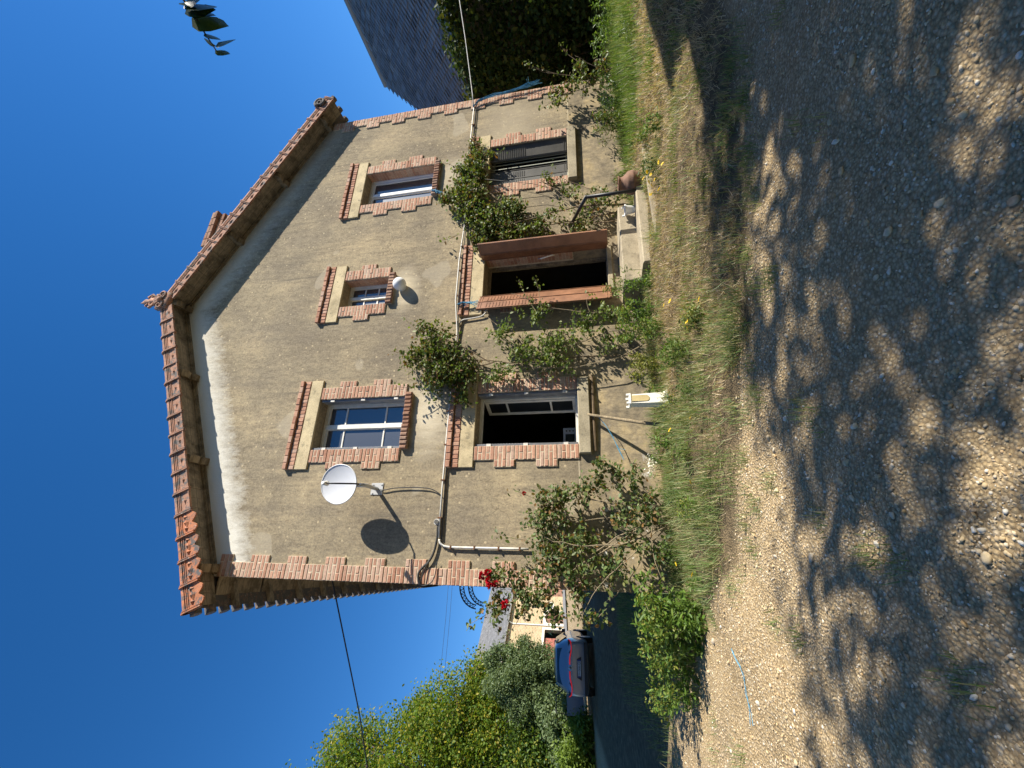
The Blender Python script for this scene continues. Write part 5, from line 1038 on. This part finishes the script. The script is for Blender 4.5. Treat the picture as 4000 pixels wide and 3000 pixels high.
# stations: y, half width, z bottom, z belt, z top, half width at top
stn = [(-.0, .74, .42, .72, .78, .66), (.02, .82, .30, .80, .93, .70), (.10, .87, .22, .92, 1.02, .70), (.26, .89, .20, .96, 1.14, .66), (.48, .90, .20, .98, 1.33, .62), (.66, .90, .20, .98, 1.41, .60), (1.1, .90, .20, .97, 1.43, .62), (1.8, .90, .20, .96, 1.43, .63), (2.4, .90, .20, .96, 1.41, .62), (2.75, .90, .20, .96, 1.25, .63), (3.15, .89, .20, .95, 1.02, .68), (3.6, .88, .20, .88, .95, .66), (3.95, .84, .22, .78, .84, .62), (4.12, .70, .32, .60, .66, .55)]
vs = []; fs = []
for y, w, zb, zl, ztp, wt in stn:
    hp = [(0, zb), (w*.85, zb), (w*.97, zb+.10), (w, zb+.5*(zl-zb)), (w*.97, zl), (wt+.35*(w*.97-wt), zl+.62*(ztp-zl)), (wt*.96, zl+.93*(ztp-zl)), (wt*.7, ztp+.005), (0, ztp+.02)]
    ring = [(x, y, z) for x, z in hp]+[(-x, y, z) for x, z in hp[-2:0:-1]]
    vs += ring
k = 16
for i in range(len(stn)-1):
    for j in range(k): fs.append((i*k+j, i*k+(j+1) % k, (i+1)*k+(j+1) % k, (i+1)*k+j))
fs += [tuple(range(k)), tuple((len(stn)-1)*k+j for j in range(k-1, -1, -1))]
body = MB().add(vs, fs).build('body', cm, CAR, True); ms = body.modifiers.new('sub', 'SUBSURF'); ms.levels = 2; ms.render_levels = 2
def panel(name, pts, mt, th=.02, parent=CAR):
    P = [np.array(p, float) for p in pts]; n = len(P); nn = np.cross(P[1]-P[0], P[2]-P[0]); nn = nn/np.linalg.norm(nn)*th
    return MB().add(P+[p-nn for p in P], [tuple(range(n)), tuple(range(2*n-1, n-1, -1))]+[(i, i+n, (i+1) % n+n, (i+1) % n) for i in range(n)]).build(name, mt, parent)
panel('rear_window', [(-.60, .165, 1.03), (.60, .165, 1.03), (.52, .47, 1.345), (-.52, .47, 1.345)], M['carglass'], .05)
panel('side_window', [(.885, .75, 1.0), (.885, 2.55, 1.0), (.70, 2.25, 1.36), (.66, 1.1, 1.39), (.69, .72, 1.30)], M['carglass'], .06)
panel('side_window', [(-.885, .75, 1.0), (-.69, .72, 1.30), (-.66, 1.1, 1.39), (-.70, 2.25, 1.36), (-.885, 2.55, 1.0)], M['carglass'], .06)
panel('windscreen', [(.66, 3.12, 1.02), (-.66, 3.12, 1.02), (-.58, 2.5, 1.42), (.58, 2.5, 1.42)], M['carglass'], .04)
for s in (-1, 1):
    TLt = MB().tube([(s*.86, .10, .93), (s*.80, .045, .865), (s*.62, .02, .835), (s*.45, .012, .865), (s*.30, .005, .905), (s*.10, .0, .91)], .022, 8).build('tail_light', M['tail'], CAR, True)
    MB().add([(s*.86, .075, .95), (s*.80, .04, .88), (s*.62, .016, .86), (s*.45, .012, .885), (s*.42, .03, .93), (s*.84, .07, .965)], [(0, 1, 2, 3, 4, 5)]).build('lens', M['blackplastic'], TLt)
    mr = MB().brick(s*.93-.06, s*.93+.06, 2.42, 2.52, .98, 1.12, .03).build('mirror', M['blackplastic'], CAR)
MB().box(-.80, .80, -.015, .03, .30, .40).build('bumper_trim', M['blackplastic'], CAR)
MB().add([(-.36, -.02, .50), (.36, -.02, .50), (.28, -.012, .66), (-.28, -.012, .66)], [(0, 1, 2, 3)]).build('plate_recess', M['blackplastic'], CAR)
PLT = MB().box(-.26, .26, -.034, -.024, .525, .635).build('number_plate', simple('plate_white', (.55, .57, .60), .4, var=.02), CAR)
MB().box(-.26, -.225, -.036, -.0345, .527, .633).build('plate_band', simple('plate_blue', (.02, .06, .30), .4), PLT); MB().box(.225, .26, -.036, -.0345, .527, .633).build('plate_band', bpy.data.materials['plate_blue'], PLT)
fc = bpy.data.curves.new('txt', 'FONT'); fc.body = 'FH-066-QF'; fc.size = .105; fc.align_x = 'CENTER'; fc.align_y = 'CENTER'; fc.extrude = .0008
to = bpy.data.objects.new('txt', fc); COL.objects.link(to); bpy.context.view_layer.update(); tme = bpy.data.meshes.new_from_object(to.evaluated_get(bpy.context.evaluated_depsgraph_get())); bpy.data.objects.remove(to)
tx = obj('lettering', tme, M['blackplastic'], PLT); tx.location = (0, -.0365, .58); tx.rotation_euler = (rad(90), 0, 0)
MB().add([(0, -.012, .84), (.05, -.008, .90), (0, -.004, .97), (-.05, -.008, .90), (0, -.03, .905)], [(0, 1, 4), (1, 2, 4), (2, 3, 4), (3, 0, 4)]).build('emblem', M['rim'], CAR)
MB().tube([(-.02, .13, 1.0), (.22, .16, 1.055), (.36, .18, 1.07)], .012, 6).build('wiper', M['blackplastic'], CAR)
for s in (-1, 1):
    for y in (.78, 3.35):
        wl = MB().tube([(s*.72, y, .31), (s*.90, y, .31)], .31, 24).build('wheel', M['tyre'], CAR, False); MB().tube([(s*.895, y, .31), (s*.912, y, .31)], .20, 18).build('rim', M['rim'], wl)
# open driver door on the left
hx, hy = -.90, 2.55; dl = 1.05; da = rad(62); dd = np.array([-math.sin(da), -math.cos(da), 0]); q0 = np.array([hx, hy, 0]); nn = np.array([dd[1], -dd[0], 0])*.06; up = np.array([0, 0, 1.0])
mb = MB(); mb.obox(q0+up*.32, dd*dl, nn, up*.64); dr = mb.build('open_door', cm, CAR)
mb = MB(); A = [q0+dd*.12+up*.96, q0+dd*.42+up*1.36, q0+dd*.98+up*1.38, q0+dd*1.03+up*.96]; mb.tube(A, .025, 6); mb.build('window_frame', M['blackplastic'], dr)

# ------------------------------------------------------------------ stone barn beyond
BA = np.array([-10.77, 42.0]); BB = np.array([2.96, 54.35]); bd = BB-BA; BL = float(np.linalg.norm(bd)); bang = math.atan2(bd[1], bd[0])
BZ = 6.15; BARN = thing('stone_barn', 'pale stone barn with slate roof and red doors beyond the lane', 'barn', (*BA, BZ), bang)
sm_, t, b = mat('barn_stone'); p = coords(t, (1, 1, 1), 'Object'); pq = mapv(t, p, (1.0, 1.0, 1.0))
bt = N(t, 'ShaderNodeTexBrick', Scale=1.0); bt.inputs['Brick Width'].default_value = .34; bt.inputs['Row Height'].default_value = .15; bt.inputs['Mortar Size'].default_value = .022; bt.inputs['Color1'].default_value = (.42, .30, .155, 1); bt.inputs['Color2'].default_value = (.22, .145, .075, 1); bt.inputs['Mortar'].default_value = (.46, .37, .24, 1)
cxz = t.nodes.new('ShaderNodeCombineXYZ'); sx = sep(t, p); L(t, sx[0], cxz.inputs[0]); L(t, sx[2], cxz.inputs[1]); dn = N(t, 'ShaderNodeTexNoise', Scale=3.0); L(t, p, dn.inputs[0])
L(t, mixc(t, .06, cxz.outputs[0], dn.outputs[1]), bt.inputs['Vector']); nb_ = noise(t, p, 1.2, 5); L(t, mixc(t, .25, bt.outputs[0], ramp(t, nb_, [(.35, (.34, .25, .14)), (.65, (.50, .40, .26))])), b.inputs['Base Color']); b.inputs['Roughness'].default_value = .95; bump(t, b, bt.outputs['Fac'], -.4, .02)
M['barnstone'] = sm_; M['red_door'] = wood('faded_red_boards', (.42, .15, .11), (14, 2, 2)); M['redbrown'] = wood('brown_boards', (.30, .16, .11), (14, 2, 2)); M['limewash'] = simple('limewash', (.62, .56, .46), .9, var=.1); M['farslate'] = simple('far_slate', (.14, .14, .145), .7, var=.3, scale=2.5)
HB = 6.1
ops = [(2.6, 6.2, 0, 2.1), (6.95, 8.25, 0, 2.15), (8.8, 9.4, 1.45, 1.95), (10.3, 11.7, 0, 2.0)]
mb = MB(); xs_ = sorted({-2.0, BL, *[o_[i] for o_ in ops for i in (0, 1)]})
for a, c in zip(xs_, xs_[1:]):
    z = -1.0
    for o_ in ops:
        if o_[0] <= a+1e-6 and o_[1] >= c-1e-6:
            if o_[2] > z: mb.box(a, c, 0, .5, z, o_[2])
            z = o_[3]
    mb.box(a, c, 0, .5, z, HB)
mb.box(-2.0, -1.5, .502, 8, -1, HB); mb.box(BL-.5, BL, .502, 8, -1, HB); mb.box(-2, BL, 8.002, 8.5, -1, HB)
mb.build('wall', M['barnstone'], BARN)
d1 = MB(); [d1.box(2.62+i*.28, 2.62+(i+1)*.28-.012, .2, .24, 0, 2.1) for i in range(10)]; d1.build('door', M['red_door'], BARN)
d2 = MB(); [d2.box(6.96+i*.16, 6.96+(i+1)*.16-.01, .15, .19, 0, 2.12) for i in range(8)]; d2.build('door', M['redbrown'], BARN)
arc = [(6.72, -.0), (6.95, 0), (6.95, 1.85)]+[(7.6-.65*math.cos(a), 1.85+.28*math.sin(a)) for a in np.linspace(0, math.pi, 9)]+[(8.25, 0), (8.48, 0), (8.48, 2.35), (6.72, 2.35)]
MB().prism(arc, 1, -.03, -.003).build('door_surround', M['limewash'], BARN)
mb = MB(); mb.box(2.35, 2.6, -.03, -.003, 0, 2.35); mb.box(6.2, 6.45, -.03, -.003, 0, 2.35); mb.box(2.6, 6.2, -.03, -.003, 2.1, 2.35); mb.build('door_surround', M['limewash'], BARN)
MB().box(8.8, 9.4, .2, .23, 1.45, 1.95).build('window', M['glass'], BARN); mb = MB(); rect_frame(mb, 8.65, 9.55, 1.3, 2.1, -.03, -.003, .15); mb.build('window_surround', M['limewash'], BARN)
MB().box(10.32, 11.68, .15, .19, 0, 2.0).build('door', M['redbrown'], BARN)
MB().tube([(6.66, -.06, -.2), (6.66, -.06, HB-.5), (6.66, -.4, HB-.05)], .07, 8).build('downpipe', M['conduit'], BARN); MB().tube([(-2, -.42, HB-.03), (BL, -.42, HB-.03)], .075, 8).build('gutter', M['conduit'], BARN)
rp = [(-.5, HB-.05), (4.25, HB+4.0), (9, HB-.05), (9, HB+.08), (4.25, HB+4.15), (-.5, HB+.08)]
rf_ = MB().prism(rp, 0, -2.3, BL+.4).build('roof', M['farslate'], BARN)
mb = MB()
for i in range(26):
    f = i/26; y0_ = -.5+4.75*f; z0_ = HB+.09+4.06*f; mb.box(-2.3, BL+.4, y0_-.01, y0_+.03, z0_+.0, z0_+.022)
mb.build('slate_courses', M['farslate'], rf_, kind='stuff')
mb = MB(); mb.prism([(-.9, HB-.15), (-.9, HB-.02), (2.0, HB+1.95), (2.0, HB+1.8)], 0, -2.2, 3.0)
# pale lane in front of the barn
mb = MB(); dirv = np.array([math.cos(bang), math.sin(bang)]); nv = np.array([dirv[1], -dirv[0]])
q = [BA-dirv*14+nv*1.0, BB+dirv*12+nv*1.0, BB+dirv*12+nv*9, BA-dirv*14+nv*9]
gr = []
for i in range(25):
    for j in range(6):
        f = i/24; h = j/5; pt = (q[0]*(1-f)+q[1]*f)*(1-h)+(q[3]*(1-f)+q[2]*f)*h; gr.append((pt[0], pt[1], float(g0(pt[0], pt[1]))+.10))
mb.add(gr, []); me = MB().add(gr, [(i*6+j, i*6+j+1, (i+1)*6+j+1, (i+1)*6+j) for i in range(24) for j in range(5)]).mesh('lane', True)
obj('lane', me, simple('pale_asphalt', (.22, .215, .205), .9, var=.12, scale=3), None, kind='structure')

# ------------------------------------------------------------------ slate outbuilding on the right
EX, EZ, RX, RZ = 13.0, 4.76, 18.3, 9.40; OY0, OY1 = -1.0, 4.25
OB = thing('slate_outbuilding', 'old outbuilding with rough slate roof and ivy covered wall right of the house', 'outbuilding', (EX, OY0, .9))
LO = (EX, OY0, .9)
M['rubble'] = cement('rubble_wall', (.26, .21, .15), 2.0)
rel(MB().box(EX+.35, EX+.75, OY0, OY1, .2, EZ+.3).box(RX+4.4, RX+4.8, OY0, OY1, .2, EZ+.3).prism([(EX+.752, .2), (RX+4.398, .2), (RX+4.398, EZ+.3), (RX, RZ-.2), (EX+.752, EZ+.6)], 1, OY0, OY0+.4).prism([(EX+.752, .2), (RX+4.398, .2), (RX+4.398, EZ+.3), (RX, RZ-.2), (EX+.752, EZ+.6)], 1, OY1-.4, OY1), 'wall', M['rubble'], OB, LO)
rr = rel(MB().prism([(EX, EZ-.05), (RX, RZ-.05), (RX+5.3, EZ-.05), (RX+5.3, EZ+.03), (RX, RZ+.03), (EX, EZ+.03)], 1, OY0-.15, OY1), 'roof', M['bark'], OB, LO)
sv = np.array([RX-EX, 0, RZ-EZ]); SLn = float(np.linalg.norm(sv)); sv /= SLn; nv3 = np.array([-sv[2], 0, sv[0]])
HW, HH = .165, .20
def lozenge(): return [(-HW, 0, 0), (0, -HH, .012), (HW, 0, 0), (0, HH, 0)]
slate = MB().add([(x, y, z) for x, y, z in lozenge()]+[(x, y, z-.014) for x, y, z in lozenge()], [(0, 1, 2, 3), (7, 6, 5, 4), (0, 4, 5, 1), (1, 5, 6, 2), (2, 6, 7, 3), (3, 7, 4, 0)]).mesh('slate'); slate.materials.append(M['slate'])
rest = MB(); items = []; row = 0; u = .08
while u < SLn-.05:
    y = OY0-.05+(.15 if row % 2 else 0)
    while y < OY1-.05:
        P = np.array([EX, 0, EZ+.03])+sv*u+nv3*.03; P[1] = y; items.append((math.dist(P, CAM), P)); y += .30
    u += .165; row += 1
items.sort(key=lambda q_: q_[0])
Bm = np.array([[0, sv[0], nv3[0]], [1, 0, 0], [0, sv[2], nv3[2]]])
for i, (dst, P) in enumerate(items):
    if random.random() < .01: continue
    tl = rad(5.0)+abs(random.gauss(0, .05)); yw = random.gauss(0, .07); rl_ = random.gauss(0, .05); c, s_ = math.cos(yw), math.sin(yw)
    R3 = Bm@np.array([[c, -s_, 0], [s_, c, 0], [0, 0, 1]])@np.array([[1, 0, 0], [0, math.cos(tl), math.sin(tl)], [0, -math.sin(tl), math.cos(tl)]])@np.array([[math.cos(rl_), 0, math.sin(rl_)], [0, 1, 0], [-math.sin(rl_), 0, math.cos(rl_)]])
    if i < 300:
        o = obj('slate', slate, None, rr); o.matrix_local = Matrix.Translation(Vector(P)) @ Matrix(R3.tolist()).to_4x4()
    else:
        q = [P+R3@np.array(v) for v in lozenge()]; q2 = [P+R3@(np.array(v)-np.array([0, 0, .014])) for v in lozenge()]
        rest.add(q+q2, [(0, 1, 2, 3), (7, 6, 5, 4), (0, 4, 5, 1), (1, 5, 6, 2), (2, 6, 7, 3), (3, 7, 4, 0)])
o = rest.build('slates', M['slate'], rr, kind='stuff')
rel(MB().tube([(EX-.02, OY0-.1, EZ-.06), (EX-.02, OY1, EZ-.06)], .05, 8), 'gutter', M['dark_shutter'], OB, LO)
rel(MB().tube([(RX, OY0-.15, RZ+.06), (RX, OY1, RZ+.06)], .09, 8), 'ridge', M['slate'], OB, LO)
IV = thing('ivy', 'dark ivy mass hanging over the outbuilding wall', 'ivy', (12.9, 1.5, .95)); bs = np.array((12.9, 1.5, .95)); rg = np.random.default_rng(91)
n = 17000; P = np.stack([12.95-np.abs(rg.normal(0, .28, n)), rg.uniform(-1.0, 5.5, n), rg.uniform(.9, 4.9, n)], -1); P[:, 0] -= .25*np.sin(P[:, 1]*2.2+P[:, 2]*1.7)+.15*np.sin(P[:, 2]*3.1); P[:, 0] = np.minimum(P[:, 0], 13.3)
leafcloud('foliage', P-bs, .13, M['ivy_leaf'], IV, (-.8, -.2, .4), seed=92)
mb = MB()
for k in range(16): y = rg.uniform(-.8, 5); mb.tube(smooth_path([(13.1, y, .9), (13.0, y+rg.normal(0, .3), 2.2), (13.05, y+rg.normal(0, .4), 3.6), (13.0, y+rg.normal(0, .5), 4.6)], 1)-bs, .02, 5, .008)
mb.build('stems', M['twig'], IV)
BG = tree('dark_hedge', 'dark hedge closing the passage behind the house on the right', grd(12.0, 9.0), (12.0, 9.0, 2.5), .12, [(11.6, 8.8, 3.0, 2.0, 1.2, 2.4, 160), (12.8, 7.2, 3.2, 1.0, 1.2, 2.4, 90)], .10, M['dark_leaf'], 67, .3, 30, cat='hedge')

# ------------------------------------------------------------------ off-picture shed whose roof shades the bank on the right
SH = thing('garden_shed', 'timber shed standing to the right of the viewer, casting a hard-edged shadow', 'shed', (11.2, -6.7, .3))
LSH = (11.2, -6.7, .3)
rel(MB().box(10.35, 17.5, -9.2, -5.95, 0.0, 4.2), 'wall', M['timber'], SH, LSH)
rel(MB().add([(10.0, -9.6, 4.15), (17.8, -9.6, 4.15), (17.8, -4.9, 4.75), (10.15, -5.70, 4.50), (10.0, -9.6, 4.28), (17.8, -9.6, 4.28), (17.8, -4.9, 4.88), (10.15, -5.70, 4.63)], [(3, 2, 1, 0), (4, 5, 6, 7), (0, 1, 5, 4), (1, 2, 6, 5), (2, 3, 7, 6), (3, 0, 4, 7)]), 'roof', M['farslate'], SH, LSH)
rel(MB().prism([(10.35, 4.202), (17.5, 4.202), (17.5, 4.75), (10.35, 4.5)], 1, -6.2, -5.96), 'gable_board', M['timber'], SH, LSH)
rel(MB().prism([(-9.2, 4.205), (-6.21, 4.205), (-6.21, 4.49), (-9.2, 4.2)], 0, 10.36, 10.5), 'gable_board', M['timber'], SH, LSH)
rel(MB().box(8.5, 9.99, -9.3, -6.25, 4.20, 4.45), 'shade_block_roof', M['farslate'], SH, LSH)  # unseen extension added so the shed's shadow reaches further left
rel(MB().box(8.7, 10.34, -9.1, -6.45, 0, 4.19), 'shade_block', M['timber'], SH, LSH)
rel(MB().box(12.0, 12.9, -5.945, -5.90, .35, 2.4), 'door', M['redbrown'], SH, LSH)
